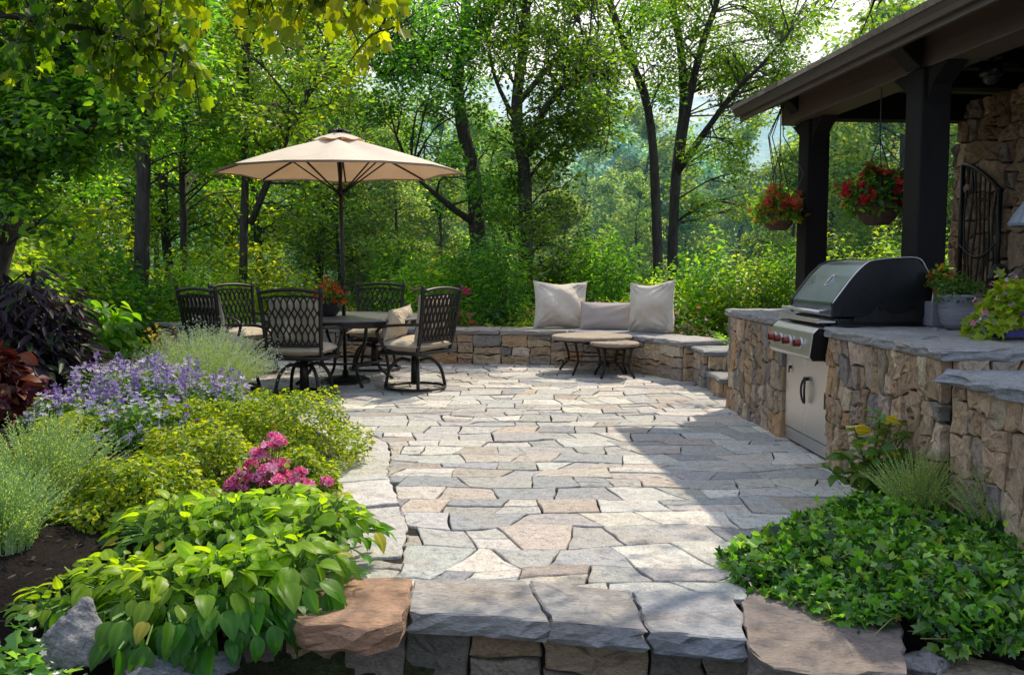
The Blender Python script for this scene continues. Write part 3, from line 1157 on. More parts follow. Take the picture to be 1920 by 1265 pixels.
    # cabinet with two doors
    m = MB()
    m.box(.0, .05, y0 - .02, y1 + .03, .0, .672)
    m.box(-.012, .0, y0 - .02, y0 - .002, .02, .672)
    cb = m.build('cabinet_frame', M_BLACKMETAL, t)
    m = MB()
    m.box(-.018, .0, y0 + .0, y1 + .005, .02, .105)
    bevel(m.build('toe_kick', M_STEEL, t), .003)
    ym = (y0 + y1) / 2 + .02
    for a, b, near in ((y0 + .002, ym - .003, True), (ym + .003, y1 + .003, False)):
        m = MB()
        m.box(-.024, .0, a, b, .112, .665)
        dr = bevel(m.build('cabinet_door', M_STEEL, t), .004)
        if near:
            m = MB()
            yy = b - .06
            th = np.linspace(0, 2 * math.pi, 20)
            m.tube([(-.05 - .012 * math.sin(q) ** 2, yy + .032 * math.sin(q), .43 + .085 * math.cos(q)) for q in th], .008, 8)
            m.tube([(-.02, yy, .515), (-.055, yy, .515)], .014, 10)
            m.build('ring_handle', M_IRON, dr, smooth=True)
            m = MB()
            m.box(-.03, -.022, a + .035, a + .05, .35, .46)
            m.build('pull_slot', M_BLACKMETAL, dr)
        else:
            m = MB()
            m.tube([(-.02, b - .1, .56), (-.04, b - .1, .56)], .012, 10)
            m.tube([(-.036, b - .1, .56), (-.04, b - .1, .52)], .006, 8)
            m.build('latch', M_IRON, dr, smooth=True)


grill()

# ================================================================== PAVILION
PVL = (2.155, 8.72, 0)
PV_EAVE, PV_ROT = (2.245, 8.72, 0), R(5)


def pavilion():
    t = thing('pavilion', 'dark timber pavilion roof on square posts over the outdoor kitchen', 'pavilion', PV_EAVE, PV_ROT)
    slope = math.tan(R(22))
    ridge, y0, y1 = 2.75, -4.2, .0
    ez = 2.72
    m = MB()
    # shingle courses on both slopes, thick butt edges
    nc = 19
    for side in (0, 1):
        for k in range(nc):
            a, b = ridge * k / nc - .115, ridge * (k + 1.25) / nc - .115
            yy = y0
            while yy < y1 + .06:
                w = .16 + .16 * rng.random()
                ye = min(yy + w, y1 + .07)
                za, zb = ez + .115 + slope * a + .05, ez + .115 + slope * b + .022
                q = [(a - .025 * rng.random(), za), (b, zb), (b, zb - .012), (a, za - .036)]
                if side:
                    q = [(2 * ridge - x, z) for x, z in q][::-1]
                m.prism(q, (1, 0, 0), (0, 0, 1), (0, 1, 0), yy + .003, ye, c=stone_cols([(.8, .8, .8), (1.1, 1.05, 1.0), (.62, .62, .66)], .15))
                yy = ye
    roof = m.build('roof', M_SHINGLE, t)
    m = MB()
    u = [(0.0, ez + .01), (0.0, ez + .08), (ridge, ez + .08 + slope * ridge), (2 * ridge, ez + .08), (2 * ridge, ez + .01), (ridge, ez + .01 + slope * ridge)]
    m.prism(u, (1, 0, 0), (0, 0, 1), (0, 1, 0), y0, y1)
    m.build('soffit', M_SOFFIT, t)
    m = MB()
    m.box(-.03, .0, y0, y1 + .03, ez - .02, ez + .10)
    fa = m.build('fascia', M_SOFFIT, t)
    m = MB()
    gp = [(-.032, ez + .098), (-.032, ez + .02), (-.065, ez + .02), (-.085, ez + .045), (-.10, ez + .08), (-.106, ez + .105), (-.098, ez + .105), (-.09, ez + .08), (-.075, ez + .052), (-.045, ez + .032), (-.04, ez + .098)]
    m.prism(gp, (1, 0, 0), (0, 0, 1), (0, 1, 0), y0, y1 + .05)
    bevel(m.build('gutter', M_FASCIA, t), .004)
    # verge boards on the far gable
    m = MB()
    m.prism([(-.03, ez - .02), (ridge, ez - .02 + slope * ridge), (2 * ridge, ez - .02), (2 * ridge, ez + .09), (ridge, ez + .09 + slope * ridge), (-.03, ez + .09)],
            (1, 0, 0), (0, 0, 1), (0, 1, 0), y1 + .002, y1 + .032)
    m.build('verge_board', M_SOFFIT, t)
    # posts with bolstered heads
    for (x, y) in ((.48, -.52), (.36, -2.62), (.42, -4.02)):
        m = MB()
        m.box(x - .105, x + .105, y - .105, y + .105, -.1, 2.62)
        p = bevel(m.build('post', M_WOODDK, t), .012, 2)
        m = MB()
        pr = [(-.36, 2.90), (-.36, 2.80), (-.27, 2.775), (-.22, 2.72), (-.16, 2.66), (-.108, 2.62), (-.108, 2.90)]
        m.prism([(x + a, min(z, ez + .0 + slope * max(x + a, 0) + .02)) for a, z in pr], (1, 0, 0), (0, 0, 1), (0, 1, 0), y - .085, y + .085)
        bevel(m.build('bracket', M_WOODDK, p), .008)
        for s in (-1, 1):
            m = MB()
            m.prism([(s * .106, 2.38), (s * .106, 2.615), (s * .34, 2.615), (s * .28, 2.58), (s * .16, 2.50)], (0, 1, 0), (0, 0, 1), (1, 0, 0), x - .07, x + .07, (0, y, 0))
            m.build('knee_brace', M_WOODDK, p)
    m = MB()
    m.box(.29, .55, y0, -.2, 2.622, 2.90)
    bevel(m.build('eave_beam', M_SOFFIT, t), .01)
    m = MB()
    m.box(.552, 4.9, -.62, -.42, 2.63, 2.87)
    bevel(m.build('header_beam', M_WOODDK, t), .01)
    m = MB()
    yy = y0
    while yy < -.1:
        m.box(.56, 4.9, yy + .004, min(yy + .145, -.1), 2.905, 2.925 + .004 * rng.random(), c=np.array([1, 1, 1]) * (.75 + .5 * rng.random()))
        yy += .15
    m.build('ceiling', M_SOFFIT, t)
    for k in range(4):
        m = MB()
        yb = -1.35 - k * .72
        m.box(.554, 4.9, yb - .06, yb + .06, 2.76, 2.902)
        bevel(m.build('ceiling_joist', M_WOODDK, t), .008)


pavilion()


def back_wall():
    t = thing('stone_wall', 'tall rough stone end wall under the pavilion roof', 'wall', PVL, KROT)
    m = MB()
    m.box(2.05, 2.45, -4.1, -.35, -.1, 2.79)
    m.build('wall_core', M_MORTAR, t)
    m = MB()
    masonry(m, [(2.05, -.35), (2.05, -4.1)], -.05, 2.79, .26, .26, [(.29, .195, .12, 3), (.22, .145, .09, 2), (.34, .25, .165, 2), (.19, .155, .125, 2)], depth=.08, gap=.008, rough=.014, warp=.03, tilt=.12, step=.06)
    masonry(m, [(2.45, -.35), (2.05, -.35)], -.05, 2.79, .22, .26, TAN, depth=.06, gap=.007, rough=.02, warp=.02, tilt=.1, step=.06)
    m.build('stone_face', M_LEDGE, t)
    # wrought iron trellis hung on the wall
    t = thing('iron_trellis', 'black wrought iron trellis panel hung on the stone wall', 'trellis', PVL, KROT)
    m = MB()
    x = 1.93
    ya, yb = -.62, -1.22
    top = lambda y: 2.22 - .28 * ((ya - y) / .6) ** 1.5
    m.tube([(x, ya, 1.0), (x, ya, top(ya))], .022, 8)
    m.tube([(x, yb, 1.0), (x, yb, top(yb))], .02, 8)
    m.tube([(x, y, top(y)) for y in np.linspace(ya, yb, 10)], .02, 8)
    m.tube([(x, ya, 1.02), (x, yb, 1.02)], .016, 8)
    m.build('frame', M_IRON, t, smooth=True)
    m = MB()
    for k in range(1, 8):
        y = ya + (yb - ya) * k / 8
        pts = [(x + .01 * math.sin(q * 7 + k), y + .012 * math.sin(q * 9 + k * 2), 1.03 + (top(y) - 1.04) * q) for q in np.linspace(0, 1, 14)]
        m.tube(pts, .009, 6)
    m.tube([(x - .012, y, 1.5 - .12 * math.sin((y - ya) / (yb - ya) * math.pi)) for y in np.linspace(ya, yb, 10)], .008, 6)
    m.build('rod', M_IRON, t, smooth=True)['kind'] = 'stuff'
    # dark spot lamp under the ceiling
    t = thing('ceiling_lamp', 'small black spot lamp hanging under the pavilion ceiling', 'lamp', (3.44, 6.5, 2.79), 0)
    m = MB()
    m.tube([(0, 0, .01), (0, 0, -.01)], .07, 20)
    m.tube([(0, 0, 0), (0, 0, -.06)], .018, 10)
    m.build('mount', M_BLACKMETAL, t)
    m = MB()
    m.lathe([(.0, .0), (.05, -.005), (.075, -.03), (.078, -.085), (.06, -.10)], 24, at=(0, 0, -.035))
    m.build('housing', M_BLACKMETAL, t, smooth=True)
    m = MB()
    m.lathe([(.055, -.13), (.05, -.165), (.03, -.185), (0, -.19)], 20)
    m.build('globe', M_DARKPOT, t, smooth=True)
    m = MB()
    m.tube([(.07, 0, -.04), (.16, .02, -.045), (.22, .03, -.03)], .012, 8)
    m.build('arm', M_IRON, t, smooth=True)
    # grey ribbed lamp shade at the frame edge
    t = thing('pendant_lamp', 'grey ribbed conical pendant lamp hanging at the frame edge', 'lamp', (3.60, 6.0, 1.57), 0)
    m = MB()
    seg = 40
    prof = [(.225, .0), (.235, .02), (.20, .085), (.15, .16), (.10, .23), (.055, .29), (.03, .31)]
    V = [(r * (1 + .025 * (-1) ** k) * math.cos(k * 2 * math.pi / seg), r * (1 + .025 * (-1) ** k) * math.sin(k * 2 * math.pi / seg), z) for r, z in prof for k in range(seg)]
    m.add(V, [(i * seg + k, i * seg + (k + 1) % seg, (i + 1) * seg + (k + 1) % seg, (i + 1) * seg + k) for i in range(len(prof) - 1) for k in range(seg)])
    m.build('shade', M_LAMP, t)
    m = MB()
    m.tube([(0, 0, .30), (0, 0, 1.23)], .007, 8)
    m.build('rod', M_IRON, t)
    m = MB()
    m.lathe([(.0, .05), (.045, .07), (.05, .11), (.03, .16), (.02, .2)], 16)
    m.build('bulb', M_GREYPOT, t, smooth=True)


back_wall()

# ================================================================== CUSHIONS, STOOLS
def pillow_mesh(w, h, th, ear=.06, seed=1, wr=.012):
    rs = np.random.default_rng(seed)
    n = 34
    u = np.linspace(-1, 1, n)
    U, Vv = np.meshgrid(u, u)
    x = U * w / 2 * (1 - ear * (1 - Vv ** 2) ** 1.0)
    z = Vv * h / 2 * (1 - ear * (1 - U ** 2) ** 1.0)
    T = th / 2 * (np.clip(1 - np.abs(U) ** 2.6, 0, 1) ** .62) * (np.clip(1 - np.abs(Vv) ** 2.6, 0, 1) ** .62)
    wk = np.zeros_like(U)
    for k in range(9):
        a, b, ph = rs.normal() * 3.2, rs.normal() * 3.2, rs.random() * 6.28
        wk += np.sin(a * U + b * Vv + ph + 1.2 * np.sin(2 * U + ph)) * (.5 + rs.random()) * .6
    # folds that pull in from the four corners
    for cu, cv in ((-1, -1), (1, -1), (-1, 1), (1, 1)):
        dc = np.hypot(U - cu, Vv - cv)
        an = np.arctan2(Vv - cv, U - cu)
        wk += 1.6 * np.sin(an * 15 + rs.random() * 6) * np.exp(-(dc / .55) ** 2) * np.clip(dc * 3, 0, 1)
    z = z - .03 * h * (1 - U ** 2) * (Vv > 0) * Vv
    edge = np.clip(1 - np.maximum(np.abs(U), np.abs(Vv)) ** 8, 0, 1)
    V = []
    for s in (-1, 1):
        yy = s * T + wk * wr * edge * .9
        V.append(np.stack([x, yy, z + wk * wr * .25], -1).reshape(-1, 3))
    m = MB()
    q = [(j * n + i, j * n + i + 1, (j + 1) * n + i + 1, (j + 1) * n + i) for j in range(n - 1) for i in range(n - 1)]
    m.add(V[0], q)
    m.add(V[1], [f[::-1] for f in q])
    # welt cord round the seam
    b = np.concatenate([np.arange(n), np.arange(1, n) * n + n - 1, (n - 1) * n + np.arange(n - 2, -1, -1), np.arange(n - 2, -1, -1) * n])
    m.tube((V[0][b] + V[1][b]) / 2, .006, 5, cap=False)
    return m


def pillow(name, label, w, h, th, loc, rx, ry, rz, seed, mat, ear=.06, wr=.012):
    o = pillow_mesh(w, h, th, ear, seed, wr).build(name, mat, None, smooth=True, loc=loc)
    o.rotation_euler = (rx, ry, rz)
    return tag(o, label, 'cushion', 'cushions on the stone seat wall')


pillow('throw_pillow', 'large square wrinkled beige cushion at the left end of the row on the seat wall',   .74, .66, .34, (.66, 12.08, .775), R(-14), R(1), R(4), 2, M_PILLOW, .09, .02)
pillow('throw_pillow', 'low rectangular taupe lumbar cushion between the two big beige cushions', .72, .38, .2, (1.27, 11.80, .64), R(-12), R(0), R(-12), 3, mat_fabric('taupe weave', (.45, .375, .33), 0, 150, 4, .008), .03, .004)
pillow('throw_pillow', 'large puffy beige cushion tilted at the right end of the row on the seat wall', .66, .66, .38, (1.78, 11.32, .775), R(-12), R(-6), R(-40), 5, M_PILLOW, .07, .028)


def stool(name, label, loc, r, h, nleg, sc_top):
    t = thing(name, label, 'side table', loc, rng.random() * 3, 'small round side tables before the seat wall')
    m = MB()
    p = np.array([(r * math.cos(a), r * .92 * math.sin(a)) for a in np.linspace(0, 2 * math.pi, 44, endpoint=False)])
    slab(m, p, h, .045, sc_top, .002, .004, .012)
    m.build('table_top', M_OAK, t)
    m = MB()
    m.tube([(r * .86 * math.cos(a), r * .8 * math.sin(a), h - .055) for a in np.linspace(0, 2 * math.pi, 30)], .014, 6)
    m.build('apron', M_IRON, t, smooth=True)
    for k in range(nleg):
        a = k * 2 * math.pi / nleg + .6
        c, s = math.cos(a), math.sin(a)
        pts = smooth_path([(r * .82 * c, r * .78 * s, h - .05), (r * .74 * c, r * .7 * s, h * .68), (r * .66 * c, r * .62 * s, h * .36), (r * .80 * c, r * .76 * s, .08), (r * .92 * c, r * .88 * s, 0.01)], 12)
        m = MB()
        m.tube(pts, .016, 8)
        m.build('leg', M_IRON, t, smooth=True)
    m = MB()
    m.tube([(r * .66 * math.cos(a), r * .62 * math.sin(a), h * .36) for a in np.linspace(0, 2 * math.pi, 30)], .008, 6)
    m.build('stretcher', M_IRON, t, smooth=True)


stool('side_table', 'wider round side table with weathered top, behind the smaller stool', (.98, 10.85, 0), .50, .46, 4, (1.25, 1.3, 1.36))
stool('side_table', 'smaller round wooden stool in front of the wider side table', (1.20, 10.35, 0), .31, .42, 4, (1.05, 1.08, 1.12))

# ================================================================== DINING SET
TBL = np.array([-1.87, 9.9, 0])


def dining_table():
    t = thing('dining_table', 'round dark slate topped dining table under the umbrella', 'table', tuple(TBL))
    m = MB()
    r = .93
    m.lathe([(0, .722), (r - .03, .722), (r, .728), (r + .004, .738), (r - .004, .748), (r - .02, .75), (.03, .75), (0, .75)], 64)
    m.build('table_top', M_TABLE, t)
    m = MB()
    m.lathe([(r - .10, .70), (r - .06, .66), (r - .055, .72), (r - .1, .72), (r - .1, .70)], 48)
    m.build('apron', M_IRON, t)
    for k in range(4):
        a = k * math.pi / 2 + .5
        c, s = math.cos(a), math.sin(a)
        pts = smooth_path([(.72 * c, .72 * s, .70), (.66 * c, .66 * s, .5), (.42 * c, .42 * s, .32), (.40 * c, .40 * s, .16), (.56 * c, .56 * s, .01)], 14)
        m = MB()
        m.tube(pts, .026, 8, flat=.7)
        m.build('leg', M_IRON, t, smooth=True)
    m = MB()
    m.tube([(.41 * math.cos(a), .41 * math.sin(a), .25) for a in np.linspace(0, 2 * math.pi, 33)], .014, 6)
    m.build('stretcher', M_IRON, t, smooth=True)


dining_table()


def umbrella():
    t = thing('patio_umbrella', 'open tan market umbrella standing through the dining table', 'umbrella', tuple(TBL))
    t.rotation_euler = (R(1.0), R(-.6), R(8))
    Rr, zr, za, ns = 1.36, 2.33, 2.70, 8
    m = MB()
    nr, sub = 14, 6
    V = []
    for i in range(nr + 1):
        q = .09 + .91 * i / nr
        for k in range(ns * sub):
            a = k / (ns * sub) * 2 * math.pi
            w = abs(((k % sub) / sub) * 2 - 1)      # 1 at a rib, 0 mid panel
            chord = math.cos(math.pi / ns) / math.cos((((k % sub) / sub) - .5) * 2 * math.pi / ns)
            sag = (1 - w) ** 1.0
            r = Rr * q * (chord + (1 - chord) * 0) * (1 - .03 * sag * q)
            z = za - (za - zr) * (q ** 1.25) - .05 * sag * math.sin(q * math.pi) * .9 + .018 * sag * (q > .97)
            V.append((r * math.cos(a), r * math.sin(a), z))
    K = ns * sub
    m.add(V, [(i * K + k, i * K + (k + 1) % K, (i + 1) * K + (k + 1) % K, (i + 1) * K + k) for i in range(nr) for k in range(K)])
    cn = m.build('canopy', M_CANVAS, t, smooth=True)
    # valance hem
    m = MB()
    rim = np.array(V[-K:])
    low = rim * np.array([.992, .992, 1]) - np.array([0, 0, .022])
    m.add(np.concatenate([rim * np.array([1.002, 1.002, 1]), low]), [(k, (k + 1) % K, K + (k + 1) % K, K + k) for k in range(K)], (.55, .5, .48))
    m.build('hem', M_CANVAS, cn, smooth=True)
    m = MB()
    Vt = []
    for i in range(6):
        q = i / 5
        for k in range(K):
            a = k / K * 2 * math.pi
            r = .02 + .26 * q
            Vt.append((r * math.cos(a), r * math.sin(a), 2.752 - .085 * q ** 1.4 + .010 * math.sin(a * 8) * q))
    m.add(Vt, [(i * K + k, i * K + (k + 1) % K, (i + 1) * K + (k + 1) % K, (i + 1) * K + k) for i in range(5) for k in range(K)])
    m.build('vent', M_CANVAS, cn, smooth=True)
    m = MB()
    for k in range(7):
        a = k * .9
        m.tube([(.0, 0, 2.757), (.06 * math.cos(a), .06 * math.sin(a), 2.782 + .01 * (k % 2)), (.13 * math.cos(a), .13 * math.sin(a), 2.752)], .012, 6)
    m.lathe([(.0, 2.815), (.018, 2.805), (.022, 2.78), (.03, 2.757), (.05, 2.747)], 14)
    m.build('finial', M_IRON, t, smooth=True)
    m = MB()
    m.tube([(0, 0, 0), (0, 0, 1.2), (0, 0, 2.74)], .021, 14)
    m.build('pole', M_POLE, t, smooth=True)
    m = MB()
    m.tube([(0, 0, .98), (0, 0, 1.10)], .03, 14)
    m.tube([(0, 0, 1.04), (.07, -.02, 1.04), (.075, -.02, 1.10)], .009, 8)
    m.build('crank', M_POLE, t, smooth=True)
    m = MB()
    m.lathe([(0.02, 2.08), (.05, 2.085), (.05, 2.13), (.03, 2.16), (.022, 2.2)], 16)
    hub = m.build('hub', M_POLE, t, smooth=True)
    for k in range(ns):
        a = k / ns * 2 * math.pi
        c, s = math.cos(a), math.sin(a)
        zz = lambda q: za - (za - zr) * (q ** 1.25) - .018
        m = MB()
        m.tube([(Rr * q * c, Rr * q * s, zz(q)) for q in np.linspace(.05, .985, 12)], .011, 6)
        rb = m.build('rib', M_POLE, t, smooth=True)
        m = MB()
        m.tube([(.04 * c, .04 * s, 2.11), (Rr * .47 * c, Rr * .47 * s, zz(.47))], .009, 6)
        m.build('strut', M_POLE, rb, smooth=True)
    m = MB()
    m.lathe([(0, .14), (.03, .14), (.04, .075), (.22, .06), (.27, .035), (.28, .0)], 30)
    m.build('base', M_IRON, t, smooth=True)


umbrella()


def make_chair():
    t = thing('patio_chair', 'chair', 'chair', (0, 0, 0), 0, 'cast metal lattice chairs around the dining table')
    tilt = lambda z: -.27 - .16 * (z - .42)          # back leans away as it rises
    hw = lambda z: .265 + .035 * (z - .42) / .64
    # back frame
    m = MB()
    for s in (-1, 1):
        m.tube(smooth_path([(s * .262, -.24, .36), (s * hw(.55), tilt(.55), .55), (s * hw(.85), tilt(.85), .85), (s * (hw(1.06) + .01), tilt(1.08), 1.09)], 12), .021, 8)
    xs = np.linspace(-1, 1, 15)
    m.tube([(x * hw(1.0), tilt(1.04), 1.035 + .03 * (1 - x * x)) for x in xs], .026, 8, flat=.7)
    m.tube([(x * hw(.95), tilt(.97), .985 + .02 * (1 - x * x)) for x in xs], .011, 6)
    m.tube([(x * hw(.52), tilt(.52), .525) for x in xs], .016, 6)
    m.build('back_frame', M_IRON, t, smooth=True)
    # woven lattice of the back
    m = MB()
    ncol = 9
    for k in range(ncol):
        xc = -1 + (k + .5) * 2 / ncol
        for sg in (-1, 1):
            pts = []
            for z in np.linspace(.53, .995, 26):
                w = math.sin((z - .53) / .155 * math.pi + (k % 2) * math.pi)
                x = (xc + sg * abs(w) * (1.0 / ncol) * 1.0) * hw(z)
                pts.append((x, tilt(z) + .004 * sg, z))
            m.tube(pts, .0135, 5, flat=.6)
    m.build('back_lattice', M_IRON, t, smooth=True)
    # seat pan, arms, swivel base
    m = MB()
    m.tube(smooth_path([(-.27, -.26, .40), (-.29, 0, .40), (-.27, .26, .39), (0, .30, .39), (.27, .26, .39), (.29, 0, .40), (.27, -.26, .40), (0, -.27, .40), (-.27, -.26, .40)], 48), .02, 8)
    for x in np.linspace(-.2, .2, 7):
        m.tube([(x, -.27, .40), (x, .29, .39)], .008, 5)
    m.build('seat', M_IRON, t, smooth=True)
    for s in (-1, 1):
        m = MB()
        m.tube(smooth_path([(s * .285, tilt(.70), .70), (s * .32, -.05, .69), (s * .325, .16, .665), (s * .315, .25, .60), (s * .30, .20, .50), (s * .285, .14, .40)], 20), .02, 8, flat=.75)
        m.build('armrest', M_IRON, t, smooth=True)
    m = MB()
    m.tube([(0, 0, .05), (0, 0, .39)], [.05, .04], 12)
    m.tube([(0, -.2, .385), (0, .2, .385)], .02, 6)
    m.tube([(-.2, 0, .385), (.2, 0, .385)], .02, 6)
    m.build('pedestal', M_IRON, t, smooth=True)
    for k in range(4):
        a = math.pi / 4 + k * math.pi / 2
        c, s = math.cos(a), math.sin(a)
        m = MB()
        m.tube(smooth_path([(.05 * c, .05 * s, .30), (.16 * c, .16 * s, .315), (.265 * c, .265 * s, .22), (.315 * c, .315 * s, .03)], 14), .018, 8)
        m.build('leg', M_IRON, t, smooth=True)
    m = MB()
    m.tube([(.31 * math.cos(a), .31 * math.sin(a), .022) for a in np.linspace(0, 2 * math.pi, 40)], .02, 8, flat=.8)
    m.build('base_ring', M_IRON, t, smooth=True)
    # seat cushion
    pm = pillow_mesh(.58, .56, .15, .01, 11, .007)
    V = np.concatenate(pm.v)
    pm.v = [np.stack([V[:, 0], V[:, 2] + .0, V[:, 1] + .475], 1)]
    pm.c = [np.ones((len(V), 3))]
    pm.build('seat_cushion', M_CUSH, t, smooth=True)
    pm = pillow_mesh(.50, .46, .13, .03, 12, .008)
    V = np.concatenate(pm.v)
    z = V[:, 2] + .76
    pm.v = [np.stack([V[:, 0], V[:, 1] + tilt(z) + .085, z], 1)]
    pm.c = [np.ones((len(V), 3))]
    pm.build('back_cushion', M_CUSH, t, smooth=True)
    return t


CH = [(-2.07, 8.78, R(-6), 'patio chair with its lattice back to the camera, nearest the patio edge'),
      (-1.02, 9.3, R(56), 'patio chair with a beige pillow, seen from the side, nearest the small round tables'),
      (-2.98, 9.25, R(-34), 'patio chair beside the pale plumed clump, its sunlit lattice back turned to the flower bed'),
      (-3.18, 10.75, R(-128), 'patio chair half hidden behind the chair beside the pale plumed clump'),
      (-1.72, 11.05, R(176), 'patio chair on the far side of the table, behind the umbrella pole')]
chair0 = make_chair()
for i, (x, y, a, lb) in enumerate(CH):
    c = chair0 if i == 0 else copy_tree(chair0)
    c.location = (x, y, 0.012)
    c.rotation_euler = (0, 0, a)
    c['label'] = lb
    if i > 2:
        for ch in [q for q in c.children if q.name.startswith('back_cushion')]:
            bpy.data.objects.remove(ch)
# back cushion away from the chair whose lattice is seen against the light
o = pillow_mesh(.46, .36, .2, .05, 21, .014).build('throw_pillow', M_CUSH, None, smooth=True, loc=(-1.22, 9.40, .70))
o.rotation_euler = (R(-18), R(4), R(72 + 180))
tag(o, 'plump beige pillow leaning on the back of the side-facing patio chair', 'cushion')
# ================================================================== VEGETATION
GREEN = [(.06, .15, .024, 3), (.085, .185, .028, 3), (.14, .23, .03, 1.5), (.04, .11, .028, 2)]
YGREEN = [(.13, .22, .025, 3), (.20, .27, .03, 2), (.09, .175, .025, 2.5), (.27, .28, .03, .5)]
DKGREEN = [(.028, .08, .02, 3), (.04, .105, .024, 3), (.06, .13, .025, 1)]
FARG = [(.13, .22, .09, 2), (.18, .27, .10, 2), (.09, .18, .11, 2), (.24, .30, .08, 1)]  # paler, bluer greens with some distance haze painted in
HAZE = [(.12, .30, .28, 2), (.18, .36, .30, 2), (.06, .20, .27, 2)]  # blue distance haze put straight into the leaf colours


def crown_mesh(name, clusters, per, size, pal, mat, tmpl='oval', flat=.75, droop=.25):
    P, D, Nn, ci = cluster_leaves(clusters, per, flat, droop)
    cols = pick_cols(len(P), pal, .25)
    lum = .75 + .5 * rng.random(len(clusters))
    me = leaf_mesh(name, P, D, Nn, size * (.6 + .8 * rng.random(len(P))), tmpl, cols * lum[ci][:, None])
    me.materials.append(mat)
    return me


def connect(m, trunk, r_at, clusters, r=.03):
    """Thin branches from the trunk polyline to each leaf clump, bending upward."""
    T = np.asarray(trunk)
    for c in clusters:
        p = c[:3]
        low = T[T[:, 2] < p[2] - .15]
        i = len(low) - 1 - int(rng.integers(0, 4)) if len(low) else 0
        i = max(i, 0)
        a = T[i]
        d = np.linalg.norm(p - a)
        mid = a * .5 + p * .5 + np.array([0, 0, .12 * d]) + rng.normal(size=3) * .06 * d
        rr = max(.012, min(r, r * d / 2.5))
        m.tube(smooth_path([a, mid, p], 7), np.linspace(rr, .008, 7), 5, cap=False)


def tree(name, label, trunk, r0, r1, limbs, clusters, per, size, pal, group=None, mat=None, tmpl='oval', base=None, br=.022):
    """trunk and limbs are world polylines; the thing's origin is at the trunk's foot."""
    TR = smooth_path(trunk, 26)
    o = TR[0].copy()
    t = thing(name, label, 'tree', tuple(o), 0, group)
    m = MB()
    rad = r0 + (r1 - r0) * np.linspace(0, 1, 26) ** .8
    rad[0] *= 1.45
    rad[1] *= 1.15
    m.tube(TR - o, rad, 10, jit=.22)
    joints = list(TR)
    for L in limbs:
        Lp = smooth_path(L['p'], 14)
        m.tube(Lp - o, np.linspace(L['r'], L.get('e', .02), 14), 8, jit=.15)
        joints += list(Lp)
    C = np.array(clusters, float)
    J = np.array(sorted(joints, key=lambda q: q[2]))
    # each clump hangs on the nearest piece of wood
    for c in C:
        dd = np.linalg.norm(J - c[:3] + np.array([0, 0, .5]), axis=1)
        a = J[int(np.argmin(dd))]
        d = np.linalg.norm(c[:3] - a)
        mid = (a + c[:3]) / 2 + np.array([0, 0, .1 * d]) + rng.normal(size=3) * .07 * d
        rr = min(br, .010 + .012 * d)
        m.tube(smooth_path([a, mid, c[:3]], 7) - o, np.linspace(rr, .006, 7), 5, cap=False)
        for _ in range(2):
            e = c[:3] + rdir(1)[0] * c[3] * .8
            m.tube(np.array([mid, (mid + e) / 2 + rng.normal(size=3) * .05, e]) - o, [rr * .6, rr * .4, .004], 4, cap=False)
    m.build('trunk', M_BARK, t, smooth=True)
    C2 = C.copy()
    C2[:, :3] -= o
    link('crown', crown_mesh('crown', C2, per, size, pal, mat or M_LEAF, tmpl), t)
    return t


def pix_path(pts, D):
    return [W(x, y, y=D + (p[0] if p else 0)) for x, y, *p in pts]


def pix_clusters(boxes, D, dd=1.3, rmin=.32, rmax=.62):
    out = []
    for (x0, x1, y0, y1, n) in boxes:
        for _ in range(n):
            p = W(x0 + (x1 - x0) * rng.random(), y0 + (y1 - y0) * rng.random(), y=D + rng.normal() * dd)
            out.append((*p, rmin + (rmax - rmin) * rng.random()))
    return out


def foot(D):
    return float(ground_z(np.array(0.), np.array(float(D)))) - .15


def with_foot(pts, D):
    p = pix_path(pts, D)
    f = p[0].copy()
    f[2] = foot(D)
    return [f] + p


# the four clear-stemmed trees behind the seat wall
D = 17
tree('shade_tree', 'dark leaning tree just beside the umbrella, with a low limb towards it', with_foot([(905, 520), (893, 420), (888, 330), (868, 240), (858, 150), (872, 30), (880, -90), (890, -200)], D), .19, .07,
     [dict(p=pix_path([(893, 420), (850, 392, -.3), (800, 350, -.6), (770, 325, -.8)], D), r=.08), dict(p=pix_path([(858, 160), (800, 130, -.4), (730, 140, -.8), (690, 120, -1)], D), r=.06),
      dict(p=pix_path([(866, 100), (930, 20), (960, -60)], D), r=.06)],
     pix_clusters([(660, 960, -70, 110, 42), (690, 900, 90, 250, 26), (760, 950, 240, 400, 12)], D), 230, .075, DKGREEN + GREEN[:2])
D = 16
tree('shade_tree', 'straight dark tree near the middle with an elbowed limb stretching right', with_foot([(985, 560), (985, 480), (984, 330), (972, 250), (970, 180), (984, 70), (990, -60), (1000, -200)], D), .16, .07,
     [dict(p=pix_path([(990, 290), (1010, 230, -.3), (1035, 185, -.5), (1080, 148, -.8), (1140, 140, -1)], D), r=.085), dict(p=pix_path([(975, 190), (1040, 110, .5), (1080, 40, .8)], D), r=.06),
      dict(p=pix_path([(972, 240), (930, 150, .4), (915, 80, .6)], D), r=.05)],
     pix_clusters([(900, 1140, -70, 110, 42), (960, 1150, 90, 260, 26), (1050, 1190, 90, 220, 14), (930, 1100, 230, 440, 22), (950, 1020, 300, 470, 6)], D), 230, .075, GREEN + DKGREEN)
D = 19
tree('slender_tree', 'slender bare-stemmed tree curving left as it rises, middle right', with_foot([(1236, 560), (1232, 460), (1226, 300), (1212, 190), (1175, 95), (1142, 0), (1120, -90), (1105, -200)], D), .13, .06,
     [dict(p=pix_path([(1212, 190), (1190, 130, .4), (1200, 60, .8)], D), r=.04)],
     pix_clusters([(1080, 1250, -80, 20, 16), (1120, 1260, 20, 140, 9), (1200, 1260, 140, 190, 4)], D, 1.2, .35, .6), 230, .075, GREEN)
D = 20
